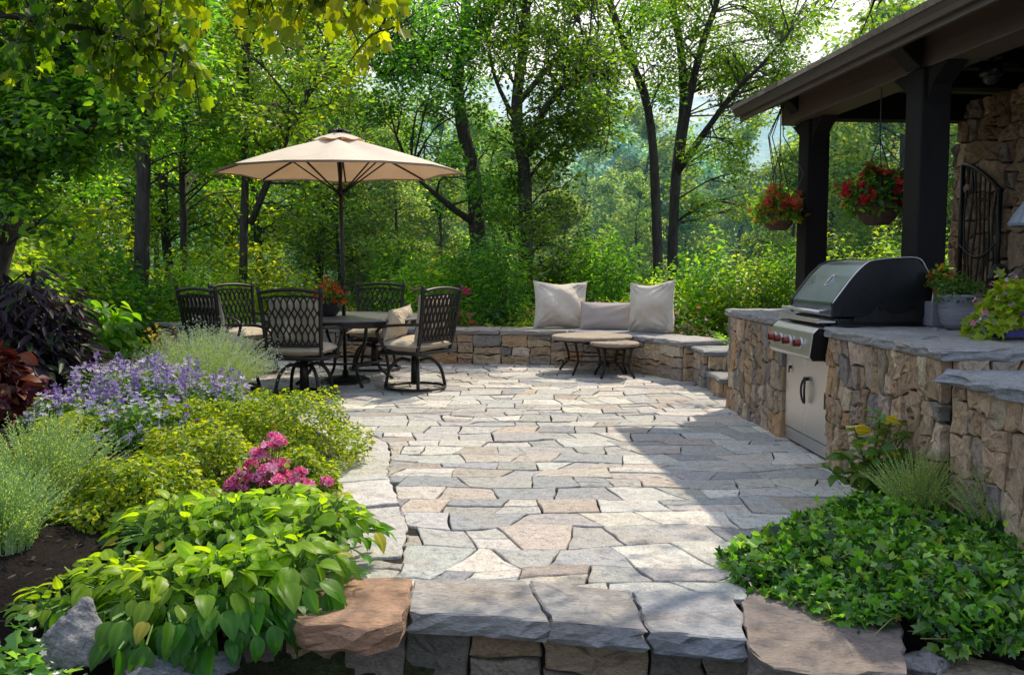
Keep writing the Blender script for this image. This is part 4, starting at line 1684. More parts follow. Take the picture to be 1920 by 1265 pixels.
tree('slender_tree', 'forked tree with a long slanting limb beside the pavilion eave', with_foot([(1262, 560), (1262, 450), (1268, 320), (1281, 200), (1276, 90), (1258, 0), (1250, -100), (1245, -220)], D), .15, .06,
     [dict(p=pix_path([(1268, 330), (1290, 200, -.4), (1312, 100, -.7), (1345, 0, -.9), (1370, -100, -1)], D), r=.10, e=.05), dict(p=pix_path([(1272, 320), (1320, 250, -.6), (1378, 172, -1.2), (1430, 120, -1.6), (1480, 60, -1.8)], D), r=.085)],
     pix_clusters([(1220, 1560, -80, 40, 38), (1300, 1540, 40, 130, 22), (1230, 1330, 60, 170, 8), (1340, 1460, 120, 200, 8), (1320, 1510, 30, 210, 18), (1270, 1440, 210, 400, 18)], D, 1.2, .35, .65), 220, .075, GREEN + YGREEN[:1])
D = 15
tree('woodland_tree', 'thick dark trunk in the shade of the wood, far left of the umbrella', with_foot([(264, 560), (266, 460), (268, 370), (274, 200), (280, 60), (290, -100)], D), .15, .09, [],
     pix_clusters([(120, 420, -60, 90, 24), (180, 420, 80, 330, 20)], D + .6), 180, .085, YGREEN[:1] + GREEN[:3])
D = 15.5
tree('woodland_tree', 'thin upright tree with a diagonal limb rising to the right, behind the umbrella', with_foot([(455, 560), (457, 460), (460, 330), (458, 230), (462, 120), (470, -40), (475, -150)], D), .085, .05,
     [dict(p=pix_path([(470, 420), (520, 300, -.3), (555, 225, -.5), (600, 130, -.6), (640, 20, -.6)], D), r=.06)],
     pix_clusters([(400, 680, -60, 80, 30), (380, 660, 60, 260, 34), (400, 600, 240, 420, 12)], D + .5), 190, .08, YGREEN + GREEN[:2])
D = 16.5
tree('woodland_tree', 'slim trunk left of the thin upright tree, behind the bed stakes', with_foot([(342, 560), (345, 420), (342, 330), (350, 150), (355, -50)], D), .075, .05, [],
     pix_clusters([(230, 480, -50, 150, 26), (250, 470, 150, 380, 20)], D + .8), 190, .08, YGREEN + GREEN)
# the dark multi-stemmed tree over the left edge
D = 8.0
tree('dark_tree', 'dark crooked tree leaning over the left edge of the flower bed', [W(-40, 700, y=D), W(-10, 500, y=D), W(30, 380, y=D), W(62, 300, y=D), W(85, 190, y=D), W(130, 60, y=D), W(180, -80, y=D)], .14, .04,
     [dict(p=[W(30, 380, y=D), W(16, 300, y=D + .2), W(12, 180, y=D + .3), W(20, 0, y=D + .4)], r=.05), dict(p=[W(70, 280, y=D), W(150, 240, y=D - .3), W(240, 230, y=D - .5), W(300, 200, y=D - .6)], r=.035),
      dict(p=[W(85, 190, y=D), W(200, 130, y=D + .3), W(320, 90, y=D + .3)], r=.035)],
     pix_clusters([(-120, 330, -120, 120, 70), (-100, 280, 120, 300, 50), (250, 420, 0, 200, 18), (-60, 100, 300, 430, 10)], D, .5, .2, .36), 165, .072, DKGREEN + GREEN[:2] + YGREEN[:1])

# big-leaved branch overhanging from the upper left
def maple():
    base = np.array([-5.4, 6.2, 0.0])
    lim = smooth_path([(-5.4, 6.2, 1.4), (-4.6, 5.8, 2.35), (-3.4, 5.1, 2.75), (-2.2, 4.6, 2.82), (-1.3, 4.35, 2.68), (-.62, 4.2, 2.50)], 30)
    lim2 = smooth_path([(-4.6, 5.8, 2.35), (-3.6, 5.2, 2.66), (-2.9, 4.9, 2.66), (-2.2, 4.7, 2.52), (-1.75, 4.6, 2.38)], 24)
    t = thing('maple_tree', 'big-leaved maple reaching in from the upper left with sunlit yellow green leaves', 'tree', tuple(base))
    m = MB()
    m.tube(smooth_path([(0, 0, -.1), (.03, .05, 1.2), (-.1, .1, 2.6), (-.2, .2, 4.5)], 12), np.linspace(.19, .10, 12), 10, jit=.2)
    m.tube(lim - base, np.linspace(.07, .012, 30), 8)
    m.tube(lim2 - base, np.linspace(.04, .007, 24), 7)
    P, D_, N_, S_, C_ = [], [], [], [], []
    tw = []

    def spray(o, n, ln, dirb):
        e = o + nrm(np.array(dirb) + rng.normal(size=3) * .5) * ln * (.6 + .7 * rng.random())
        mid = (o + e) / 2 + np.array([0, 0, .05])
        pth = smooth_path([o, mid, e], 7)
        m.tube(pth - base, np.linspace(.006, .0025, 7), 5, cap=False)
        for k in range(n):
            q = pth[int(rng.integers(1, 7))]
            st = q + rng.normal(size=3) * .035 + np.array([0, 0, -.04])
            m.tube([q - base, (q + st) / 2 - base + [0, 0, .008], st - base], .0013, 3, c=(.5, .9, .3), cap=False)
            P.append(st)
            D_.append(nrm(rng.normal(size=3) * .55 + np.array([.1, -.25, -.85])))
            N_.append(nrm(rng.normal(size=3) * .6 + np.array([-.1, -.75, .5])))
            S_.append(.045 + .07 * rng.random() ** 1.5)
    for i in range(6, 30):
        for _ in range(5):
            spray(lim[i] + rng.normal(size=3) * .05, 9, .30, (.1, -.2, -.35 if rng.random() < .5 else .8))
    for i in range(4, 24):
        for _ in range(5):
            spray(lim2[i] + rng.normal(size=3) * .05, 8, .28, (.15, -.2, -.3 if rng.random() < .5 else .6))
    m.build('trunk', M_BARK, t, smooth=True)
    P = np.array(P)
    n = len(P)
    cols = pick_cols(n, [(.07, .17, .012, 3), (.11, .22, .014, 2), (.03, .09, .012, 3), (.2, .28, .015, .8)], .2)
    # sunlit yellow painted into the leaves, stronger towards the branch tip
    k = np.clip((P[:, 0] + 2.3) / 1.2, 0, 1)[:, None]
    k = k * (.2 + .8 * rng.random((n, 1)))
    cols = cols * (1 - k * .7) * (.45 + .75 * rng.random((n, 1))) + np.array([.30, .34, .015]) * k * .65
    me = leaf_mesh('crown', P - base, np.array(D_), np.array(N_), np.array(S_), 'maple', cols)
    me.materials.append(M_MAPLE)
    link('crown', me, t)


maple()

# tree behind the pavilion whose boughs reach over the roof
def over_tree():
    lim = [[(7.2, 11.5, 3.0), (6.0, 10.8, 4.2), (4.8, 10.4, 4.5), (4.1, 10.3, 4.3)], [(7.2, 11.3, 3.4), (5.4, 8.8, 5.2), (3.6, 7.0, 5.3), (2.0, 5.6, 5.0), (1.0, 4.8, 4.7)]]
    cl = []
    for L, n, rr in ((lim[0], 12, .32), (lim[1], 36, .42)):
        pth = smooth_path(L, 20)
        for _ in range(n):
            q = pth[int(rng.integers(7, 20))] + rng.normal(size=3) * np.array([.45, .45, .25])
            cl.append((*q, rr * (.7 + .6 * rng.random())))
    tree('over_tree', 'loose-leaved tree behind the pavilion with boughs over its roof', [(7.6, 11.6, -.2), (7.4, 11.5, 2), (7.2, 11.4, 4), (7.3, 11.3, 6)], .17, .07, [dict(p=L, r=.06) for L in lim], cl, 52, .075, GREEN)


over_tree()


# generic woodland behind: prototypes copied one by one
def proto_tree(name, label, group, H, rad, ncl, per, size, pal, mat, low=.18, r0=.13):
    tr = [(0, 0, -.3), (.1 * rng.normal(), .1 * rng.normal(), H * .35), (.25 * rng.normal(), .2 * rng.normal(), H * .7), (.3 * rng.normal(), .3 * rng.normal(), H)]
    cl = []
    for _ in range(ncl):
        q = rng.random()
        z = H * (low + (1.06 - low) * q)
        env = rad * (.55 + .75 * math.sin(min(1, q * 1.1 + .12) * math.pi)) * .85
        a, r = rng.random() * 6.283, math.sqrt(rng.random()) * env
        cl.append((r * math.cos(a), r * math.sin(a), z, rad * (.2 + .16 * rng.random())))
    return tree(name, label, tr, r0, .03, [], cl, per, size, pal, group, mat)


def scatter(protos, spots, group):
    first = set()
    for (k, x, y, z, s, lb) in spots:
        if k in first:
            o = copy_tree(protos[k])
        else:
            o = protos[k]
            first.add(k)
        o.location = (x, y, z)
        o.scale = (s, s, s * (.92 + .2 * rng.random()))
        o.rotation_euler = (0, 0, rng.random() * 6.283)
        o['label'] = lb
        o['group'] = group


pr = [proto_tree('woodland_tree', 'x', 'g', 8.5, 2.1, 95, 95, .105, YGREEN + GREEN[:2], M_LEAF), proto_tree('woodland_tree', 'x', 'g', 9.5, 1.9, 95, 95, .105, YGREEN + GREEN[:2], M_LEAF),
      proto_tree('woodland_tree', 'x', 'g', 7.0, 2.0, 85, 95, .105, YGREEN, M_LEAF)]
LB = 'leafy green woodland tree in the dense wood on the left'
sp = []
for (px, D_) in ((-60, 15), (60, 19), (150, 22), (240, 25), (330, 24), (420, 26), (500, 24), (590, 25), (680, 26), (60, 26), (-100, 20), (300, 30), (450, 31), (570, 30), (180, 30), (740, 29)):
    p = W(px, 600, y=D_)
    sp.append((int(rng.integers(0, 3)), p[0], D_, foot(D_), .85 + .35 * rng.random(), LB))
scatter(pr, sp, 'leafy trees in the wood on the left')

pr = [proto_tree('far_tree', 'x', 'g', 9, 2.4, 70, 150, .17, FARG + YGREEN[:1], M_FAR, .05, .16), proto_tree('far_tree', 'x', 'g', 10, 2.2, 70, 150, .17, FARG, M_FAR, .05, .16)]
sp = []
for i in range(34):
    px = 640 + 900 * (i + rng.random()) / 34
    D_ = 29 + 11 * rng.random()
    p = W(px, 600, y=D_)
    sp.append((i % 2, p[0], D_, foot(D_), .52 + .3 * rng.random(), 'hazy sunlit tree in the wood beyond the clear-stemmed trees'))
for k_, (px, D_, s_) in enumerate(((640, 25, .5), (740, 24, .5), (830, 26, .55), (930, 24, .5), (1060, 25.5, .45), (1200, 27, .42), (1480, 24, .5))):
    p = W(px, 600, y=D_)
    sp.append((k_ % 2, p[0], D_, foot(D_), s_, 'hazy sunlit tree in the wood beyond the clear-stemmed trees'))
for px in (1560, 1610, 1650, 1690, 1740, 1790, 1830, 1880, 1960):
    D_ = 24 + 8 * rng.random()
    p = W(px, 600, y=D_)
    sp.append((i % 2, p[0], D_, foot(D_), .8 + .25 * rng.random(), 'sunlit tree seen between the pavilion posts'))
    i += 1
scatter(pr, sp, 'hazy trees beyond the garden')
for o in bpy.data.objects:
    if o.get('label', '').startswith('sunlit tree seen between'):
        o['group'] = 'trees seen between the pavilion posts'

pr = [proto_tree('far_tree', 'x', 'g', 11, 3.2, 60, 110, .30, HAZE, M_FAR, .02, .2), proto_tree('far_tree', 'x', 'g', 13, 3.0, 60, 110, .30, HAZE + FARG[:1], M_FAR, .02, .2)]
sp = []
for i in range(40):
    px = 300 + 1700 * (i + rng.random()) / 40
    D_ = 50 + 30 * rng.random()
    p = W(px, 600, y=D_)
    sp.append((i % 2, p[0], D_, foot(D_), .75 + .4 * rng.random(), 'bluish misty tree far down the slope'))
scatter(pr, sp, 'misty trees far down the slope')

# understory shrubs between the wall and the wood
def shrub_proto(name, pal, r, h, n, s, t='oval', mat=None):
    return plant(name, 'x', 'shrub', (0, 0, 0), [dict(part='foliage', n=n, r=(r, r, h), t=t, s=s, pal=pal, m=mat or M_LEAF, shell=.45, jit=.3, out=.7, up=.7, rnd=.6)], nst=10, rad=.012, base_r=.08, group='g', stem_mat=M_TWIG)


pr = [shrub_proto('garden_shrub', YGREEN + GREEN, .72, 1.5, 4600, .07), shrub_proto('garden_shrub', GREEN + DKGREEN, .55, 1.85, 4200, .10, 'lance'), shrub_proto('garden_shrub', YGREEN + [(.30, .24, .04, 1.2)], .75, 1.1, 5600, .058),
      shrub_proto('garden_shrub', DKGREEN + GREEN[:2], .62, 1.5, 3600, .10)]
sp = []
for (px, D_, k, s) in ((500, 14.2, 2, .8), (560, 14.6, 0, .95), (610, 13.9, 2, .75), (740, 15, 1, 1.0), (790, 14, 0, 1.1), (840, 14.6, 2, 1.15), (880, 13.5, 1, .95), (940, 13.0, 1, .9), (975, 15, 0, 1.0),
                       (1060, 15.5, 3, 1.1), (1110, 14.6, 1, 1.05), (1150, 13.6, 1, .85), (1180, 15.6, 3, 1.0), (1215, 14.2, 2, .95), (1250, 13.0, 2, .95), (1330, 13.2, 0, 1.0),
                       (1400, 12.6, 0, .95), (1440, 13.8, 2, 1.1), (1470, 12.4, 1, .85), (1530, 14, 0, 1.05), (1590, 15, 2, 1.1), (1640, 14, 0, 1.1), (1700, 14.5, 1, 1.1), (1780, 15, 0, 1.2), (1840, 14, 0, 1.1)):
    p = W(px, 600, y=D_)
    sp.append((k, p[0], D_, .12 if D_ < 14 else foot(D_) + .1, s, 'bushy yellow green shrub behind the seat wall'))
scatter(pr, sp, 'shrubs in the bed behind the seat wall')
sp = []
pr = [shrub_proto('woodland_shrub', GREEN + YGREEN[:1], .9, 1.5, 4800, .085), shrub_proto('woodland_shrub', DKGREEN + GREEN[:1], .9, 1.3, 4800, .09), shrub_proto('woodland_shrub', YGREEN, 1.0, 1.6, 4800, .085)]
for (px, D_, k, s) in ((60, 11, 1, 1), (140, 12.5, 0, 1.1), (200, 14, 1, 1.1), (230, 13.2, 1, .7), (300, 15, 1, .75), (380, 14.6, 2, 1.0), (420, 15.6, 0, .8), (480, 16, 2, 1.1), (90, 14, 2, 1.3), (20, 12.5, 2, 1.2), (160, 16, 2, 1.4), (-40, 10, 2, 1.1), (-90, 13, 1, 1.3), (345, 13.8, 0, .75), (400, 13.6, 2, .7)):
    p = W(px, 600, y=D_)
    sp.append((k, p[0], D_, foot(D_) + .1, s, 'leafy undergrowth shrub at the foot of the wood on the left'))
scatter(pr, sp, 'undergrowth shrubs at the foot of the wood')

# pale green ferny plants behind the wall
def fern(name, label, loc, h, n, pal, group=None):
    t = thing(name, label, 'fern', loc, rng.random() * 6, group)
    P, D_, N_, S_ = [], [], [], []
    m = MB()
    for k in range(n):
        a = k * 2.4 + rng.random() * .5
        el = .5 + .7 * rng.random()
        d = np.array([math.cos(a) * math.cos(el), math.sin(a) * math.cos(el), math.sin(el)])
        pth = smooth_path([(0, 0, 0), d * h * .5, d * h * np.array([1.25, 1.25, .9])], 14)
        m.tube(pth, np.linspace(.006, .002, 14), 4, cap=False)
        tg = nrm(np.gradient(pth, axis=0))
        side = nrm(np.cross(tg, [0, 0, 1]))
        for i in range(2, 14):
            for s in (-1, 1):
                P.append(pth[i])
                D_.append(side[i] * s + tg[i] * .5)
                N_.append(np.cross(side[i], tg[i]))
                S_.append(h * .24 * math.sin((i - .5) / 14 * math.pi) + .02)
    m.build('stem', M_STEM, t)
    me = leaf_mesh('frond', np.array(P), np.array(D_), np.array(N_), np.array(S_), 'lance', pick_cols(len(P), pal))
    me.materials.append(M_LEAF)
    link('frond', me, t)
    return t


fern('fern', 'bright green fern behind the far left end of the seat wall', tuple(W(318, 590, y=13.9) * [1, 1, 0] + [0, 0, .15]), .75, 16, YGREEN)
fern('fern', 'fern beside the stone steps, next to the grill island', (2.75, 10.35, .15), .55, 16, GREEN)
fern('fern', 'small fern low behind the gap between chair and cushions', (-.05, 12.5, .15), .5, 14, YGREEN)

# colourful bed flowers behind the wall
def flower_clump(name, label, loc, r, h, leafpal, fpal, nl=700, nf=60, fs=.062, ls=.05, lt='oval', group=None, ft='flower'):
    return plant(name, label, 'flowering plant', loc, [dict(part='foliage', n=nl, r=(r, r, h), t=lt, s=ls, pal=leafpal, shell=.5),
                                                       dict(part='blossom', n=nf, r=(r * 1.02, r * 1.02, h * 1.1), t=ft, s=fs, pal=fpal, m=M_PETAL, shell=.12, keep=.25, up=.6, out=.8, rnd=.4, droop=-.1)], nst=6, rad=.004, base_r=.03, group=group)


flower_clump('red_lily', 'red leaved plant behind the wall beside the chair with the pillow', (-.75, 12.4, .25), .28, .68, GREEN + [(.16, .03, .02, 1)], [(.5, .02, .06), (.55, .04, .12)], 500, 16, .13, .10, 'lance')
flower_clump('pink_flower', 'pink flowers behind the wall, right of the far chair', (-1.35, 12.8, .25), .32, .62, YGREEN, [(.6, .08, .25), (.5, .12, .35)], 600, 24, .07)
flower_clump('low_flower', 'low orange and yellow flowers left of the beige cushions', (.20, 12.5, .22), .32, .48, YGREEN, [(.6, .22, .04), (.62, .45, .06)], 700, 40, .05)
flower_clump('low_flower', 'pale mixed flowers above the lumbar cushion', (1.28, 12.45, .25), .34, .62, YGREEN, [(.6, .5, .48), (.55, .3, .3)], 700, 40, .05)
flower_clump('low_flower', 'purple and rust flowers right of the puffy cushion', (2.25, 11.35, .22), .36, .50, DKGREEN + [(.10, .02, .04, 2)], [(.25, .08, .3), (.5, .2, .05)], 700, 40, .05)
flower_clump('low_flower', 'white and violet flowers behind the wall, left of the cushions', (-.35, 12.6, .22), .28, .50, GREEN, [(.5, .45, .5), (.2, .08, .4)], 500, 36, .05)
for (px, y0_, h_, lb) in ((322, 14.0, 1.0, 'slim wooden stake behind the wall, at the fern'), (417, 14.3, .95, 'darker short wooden stake, behind the back-left chairs')):
    p = W(px, 590, y=y0_)
    m = MB()
    m.tube([(0, 0, -.1), (.01, 0, h_ * .6), (.0, .01, h_ + .15)], [.028, .026, .024], 8, jit=.15)
    tag(m.build('wooden_stake', M_STAKE, None, loc=(p[0], y0_, foot(13.9) + .1)), lb, 'stake')

# ------------------------------------------------------------------ the left flower bed
def bz(x, y):
    return bedz(x, y, abs(x - lerp_tab(LEFT_EDGE, y)))


def bp(px, py):
    p = W(px, py, z=.08)
    return (p[0], p[1], bz(p[0], p[1]) - .01)


PURP = [(.03, .018, .03, 3), (.045, .025, .035, 2), (.03, .05, .018, 2), (.06, .05, .055, 1)]
plant('purple_shrub', 'tall dark purple leaved shrub at the left edge of the bed', 'shrub', bp(60, 770), [dict(part='foliage', n=2600, r=(.52, .5, 1.2), t='lance', s=.17, pal=PURP, shell=.5, droop=.45, m=mat_leaf('dark glossy leaf', .2, (1.3, 1.0, 1.2), .5, .35, .05))], 16, .008, stem_mat=M_TWIG)
plant('leafy_plant', 'bright green broad leaved bush beside the dark purple shrub', 'plant', bp(190, 725), [dict(part='foliage', n=1000, r=(.46, .45, .82), t='hosta', s=.14, pal=[(.10, .27, .02, 3), (.16, .32, .025, 2), (.07, .18, .02, 1)], shell=.4, droop=.4, smooth=True)], 12, .006)
plant('leafy_plant', 'yellow green low leafy plant below the dark purple shrub', 'plant', bp(120, 760), [dict(part='foliage', n=700, r=(.42, .3, .5), t='lance', s=.13, pal=YGREEN[:3] + DKGREEN[:1], shell=.5, droop=.3)], 8)
plant('coleus', 'rusty red and maroon leaved plant at the left frame edge', 'plant', bp(0, 810), [dict(part='foliage', n=600, r=(.30, .28, .54), t='hosta', s=.12, pal=[(.10, .025, .012, 3), (.07, .01, .018, 2), (.16, .05, .018, 1)], shell=.45, smooth=True, m=mat_leaf('maroon leaf', .25, (1.4, 1.0, 1.0), .45, .4, .05))], 8)
wisp('silver_sage', 'pale silvery plumed clump in front of the sunlit chair back', 'plant', bp(390, 745), .66, .5, .66, 560, 44, .040, [(.66, .70, .50, 2), (.52, .60, .36, 2), (.40, .50, .22, 1)], tips=[(.62, .63, .52), (.5, .55, .42)], tipn=7, tip_s=.016)
fl = [(.40, .35, .56, 3), (.52, .48, .62, 3), (.62, .60, .66, 2), (.18, .08, .42, 1)]
for (px, py, r, h, lb) in ((290, 790, .50, .38, 'lilac and white flower mound, largest in the middle of the bed'), (395, 785, .40, .30, 'lilac flower mound right beside the pale plumed clump'), (205, 780, .42, .34, 'pale violet flower mound near the bright green bush'),
                           (250, 855, .40, .30, 'small white flowers over green leaves in front of the largest lilac mound'), (120, 820, .3, .22, 'low violet flowers near the rusty red plant')):
    plant('flower_mound', lb, 'flowering plant', bp(px, py), [dict(part='foliage', n=1700, r=(r, r * .8, h), t='oval', s=.045, pal=GREEN + YGREEN[:1], shell=.4),
          dict(part='blossom', n=800 if h > .31 else 420, r=(r * 1.03, r * .83, h * 1.12), t='flower', s=.034, pal=fl, m=M_PETAL, shell=.1, keep=.15, up=.5, out=.9, rnd=.5, droop=-.1)], 8, .004, group='lilac and white flowers in the bed')
spk = [(.31, .23, .50, 2), (.45, .38, .60, 2), (.16, .06, .38, .8)]
for i, (px, py) in enumerate(((215, 745), (312, 780), (340, 742), (388, 735), (180, 790), (250, 760), (280, 735), (360, 765), (420, 760), (230, 785), (150, 800), (300, 745))):
    p = bp(px, py + 50)
    t = thing('salvia', 'upright deep purple flower spike among the lilac flowers', 'flowering plant', p, rng.random() * 6, 'deep purple flower spikes in the bed')
    Q, m = [], MB()
    for _ in range(4):
        tip = np.array([rng.normal() * .08, rng.normal() * .08, (.34 + .16 * rng.random())])
        m.tube([tip * [.2, .2, 0], tip * [.6, .6, .5], tip], [.003, .0025, .002], 4, c=(.08, .13, .04), cap=False)
        for _ in range(34):
            Q.append(tip + np.array([rng.normal() * .014, rng.normal() * .014, -.11 * rng.random()]))
    m.build('stem', mat_colour_stem, t)
    Q = np.array(Q)
    me = leaf_mesh('blossom', Q, rdir(len(Q)), rdir(len(Q)), .02 * (.6 + .7 * rng.random(len(Q))), 'flower', pick_cols(len(Q), spk))
    me.materials.append(M_PETAL)
    link('blossom', me, t)
YEL = [(.22, .28, .02, 3), (.34, .36, .025, 2), (.13, .21, .02, 2), (.05, .10, .015, 1.8), (.36, .26, .03, .2)]
for (px, py, r, ry, h, s, lb) in ((555, 850, .44, .42, .46, .034, 'rounded golden yellow shrub nearest the paving'), (455, 850, .36, .34, .34, .034, 'golden yellow mound left of the rounded shrub nearest the paving'),
                                  (370, 915, .40, .34, .34, .036, 'yellow green mound behind the hostas, in the middle of the bed'), (270, 985, .36, .3, .28, .036, 'yellow green mound closest to the feathery grass'),
                                  (345, 840, .3, .26, .26, .036, 'small yellow green mound under the lilac flowers'), (560, 905, .24, .2, .22, .036, 'small yellow mound behind the pink flowers'), (130, 870, .3, .25, .22, .036, 'olive and rust mound behind the feathery grass')):
    plant('golden_shrub', lb, 'shrub', bp(px, py), [dict(part='foliage', n=int(15000 * r), r=(r, ry, h), t='oval', s=s * .8, pal=YEL if py < 900 else YEL[2:4] + YEL[:2], shell=.12, up=.5, out=1.0, rnd=.55)], 10, .005, group='golden shrubs in the bed', stem_mat=M_TWIG)
plant('yellow_flower', 'thin yellow flowering stems by the far end of the bed', 'flowering plant', bp(300, 690), [dict(part='foliage', n=400, r=(.3, .25, .5), t='oval', s=.05, pal=YGREEN, shell=.4),
      dict(part='blossom', n=160, r=(.3, .25, .55), t='flower', s=.04, pal=[(.55, .36, .03), (.6, .45, .08)], m=M_PETAL, shell=.2, keep=.2)], 8)
# pink flowers: round heads made of many petals
def pink():
    t = thing('pink_flower', 'bright pink blossom heads between the golden mounds and the hostas', 'flowering plant', bp(505, 945))
    m = MB()
    Q, D_ = [], []
    for k in range(40):
        h = np.array([rng.normal() * .14 - .02, rng.normal() * .07, .12 + .12 * rng.random()])
        if k < 8:
            h = np.array([rng.normal() * .035, rng.normal() * .05, .28 + .12 * rng.random()])
        m.tube([h * [.3, .3, 0], h * [.7, .7, .6], h], [.004, .003, .003], 4, c=(.06, .1, .03), cap=False)
        d = rdir(26)
        d[:, 2] = np.abs(d[:, 2]) * .8
        Q.append(h + d * (.026 + .012 * rng.random()))
        D_.append(d)
    m.build('stem', mat_colour_stem, t)
    Q, D_ = np.concatenate(Q), np.concatenate(D_)
    me = leaf_mesh('blossom', Q, rdir(len(Q)), D_, .036 * (.6 + .7 * rng.random(len(Q))), 'flower', pick_cols(len(Q), [(.70, .10, .30, 3), (.74, .24, .44, 3), (.78, .45, .58, 1.5), (.5, .03, .14, .8)]))
    me.materials.append(M_PETAL)
    link('blossom', me, t)
    P, d = dome_pts(420, .26, .16, .22, .4)
    me = leaf_mesh('foliage', P, rdir(420) + d, d + [0, 0, .6], .05 * (.6 + .8 * rng.random(420)), 'oval', pick_cols(420, GREEN))
    me.materials.append(M_LEAF2)
    link('foliage', me, t)


pink()
GR = [(.22, .33, .13, 2), (.30, .40, .19, 2), (.15, .25, .08, 1.5), (.36, .43, .24, 1)]
wisp('feathery_grass', 'larger feathery light green clump at the left frame edge', 'plant', bp(75, 985), .42, .4, .46, 420, 26, .026, GR)
wisp('feathery_grass', 'feathery light green clump nearest the bottom left, beside the mulch', 'plant', bp(0, 1060), .27, .26, .36, 300, 24, .022, GR)

# hostas along the front of the bed
HP = [(.10, .25, .014, 3), (.17, .32, .02, 3), (.26, .37, .025, 2), (.06, .17, .014, 2), (.30, .33, .03, .1)]
def hosta(label, loc, r, h, n, s, front=0.0):
    t = thing('hosta', label, 'plant', loc, 0, 'bright green hostas along the front of the bed')
    m = MB()
    P, D_, N_, S_ = [], [], [], []
    C_ = []
    for k in range(n):
        a = k * 2.39996 + rng.random() * .9
        q = math.sqrt((k + .5) / n) * (.85 + .3 * rng.random())
        rad = np.array([math.cos(a), math.sin(a)])
        lvl = .55 + .5 * rng.random() ** .5
        e = np.array([rad[0] * r * q, rad[1] * r * q, h * (1.05 - .5 * q ** 2.2) * lvl])
        hang = front and rad[1] < -.15 and q > .55
        if hang:
            e[2] -= front * q * (.3 + .7 * rng.random())
            e[1] -= .04 * q
        b = np.array([rad[0] * .05, rad[1] * .05, 0])
        m.tube(smooth_path([b, (b + e) / 2 + [0, 0, h * .22], e], 6), np.linspace(.005, .0035, 6), 4, c=(.09, .17, .04), cap=False)
        P.append(e)
        dz = .35 - .85 * q - (1.0 * q if hang else 0)
        D_.append(np.array([rad[0], rad[1], dz]) + rng.normal(size=3) * .35)
        N_.append(np.array([rad[0] * .45, rad[1] * .45 - .1, 1.0]) + rng.normal(size=3) * .38)
        S_.append(s * (1.2 if hang else .95) * (.55 + .8 * rng.random()))
        top = np.clip((e[2] / h - .45) * 1.7, 0, 1) * (.55 + .45 * rng.random())  # top leaves get sunlight painted in as lime, low ones deep green
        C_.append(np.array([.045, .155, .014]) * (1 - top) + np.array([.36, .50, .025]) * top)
    m.build('stem', mat_colour_stem, t)
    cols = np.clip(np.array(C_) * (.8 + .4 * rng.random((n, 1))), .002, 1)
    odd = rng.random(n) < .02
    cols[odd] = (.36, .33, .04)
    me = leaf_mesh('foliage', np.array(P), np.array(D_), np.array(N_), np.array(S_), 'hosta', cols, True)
    me.materials.append(M_LEAF2)
    link('foliage', me, t)


for (px, py, r, h, n, s, fr, lb) in ((610, 1040, .26, .26, 100, .125, 0, 'hosta at the paving edge, by the rusty orange slab'), (540, 1010, .25, .25, 95, .115, 0, 'hosta directly below the pink flowers'), (440, 1035, .26, .24, 95, .12, 0, 'hosta in the middle of the back of the hosta patch'),
                                     (330, 1050, .24, .22, 80, .12, 0, 'hosta at the back beside the dark mulch'), (540, 1105, .26, .24, 100, .135, .16, 'hosta hanging over the retaining edge beside the orange slab'),
                                     (430, 1130, .27, .24, 105, .14, .22, 'hosta with the longest leaves hanging over the dark wall gap'), (310, 1140, .26, .22, 95, .13, .14, 'hosta behind the dark streaked flat rock'), (215, 1120, .22, .2, 70, .11, .04, 'hosta behind the pointed grey rock'),
                                     (110, 1135, .17, .14, 46, .09, 0, 'small hosta left of the pointed grey rock')):
    p = bp(px, py)
    hosta(lb, (p[0] - .06, p[1] + .13, max(p[2], -.02)), r * 1.02, h * .95, int(n * 1.9), s * .66, fr * .5)
# rocks at the bottom left
rock('boulder', M_ROCK, 'pointed grey boulder among the leaves at the bottom left', 'rock', (-1.50, 2.98, -.05), (.125, .11, .215), 12, (.23, .22, .22), .1, [(-1, -.5, 0), (-.5, -1, 0), (.7, -.9, 0), (1, -.2, .05), (.6, .9, 0), (-.6, .9, 0), (-.85, -.3, .45), (.1, .1, 1), (.3, .2, .97), (-.2, -.2, .78), (.75, -.3, .5), (.1, -.8, .38), (-.5, -.75, .3)])
rock('boulder', M_ROCK, 'dark flat rock streaked with white, below the hostas', 'rock', (-1.16, 2.93, -.15), (.26, .16, .14), 23, (.15, .155, .165), .15)
rock('boulder', M_ROCK, 'brown rock just showing at the bottom frame edge, lower left', 'rock', (-1.40, 2.74, -.24), (.16, .12, .085), 31, (.28, .18, .11), .1)
rock('boulder', M_ROCK, 'dark low rock in the gap beside the step wall', 'rock', (-.82, 2.96, -.42), (.2, .14, .12), 37, (.07, .065, .06), .5)
# frilly plants with tiny white flowers in the corner
for (px, py, r, h, lb) in ((25, 1262, .2, .26, 'frilly light green plant with tiny white flowers in the bottom left corner'), (130, 1262, .11, .14, 'small broad leaf sprig with white flowers before the pointed boulder')):
    p = W(px, py, z=-.02)
    plant('white_flower', lb, 'flowering plant', (p[0], p[1] - .06, -.12), [dict(part='foliage', n=int(900 * r), r=(r, r * .8, h), t='ivy', s=.062, pal=[(.12, .26, .07, 2), (.16, .31, .10, 2), (.08, .2, .04, 1)], shell=.4),
          dict(part='blossom', n=46, r=(r, r * .8, h * 1.08), t='flower', s=.02, pal=[(.7, .72, .66)], m=M_PETAL, shell=.1, keep=.2)], 8, .003)

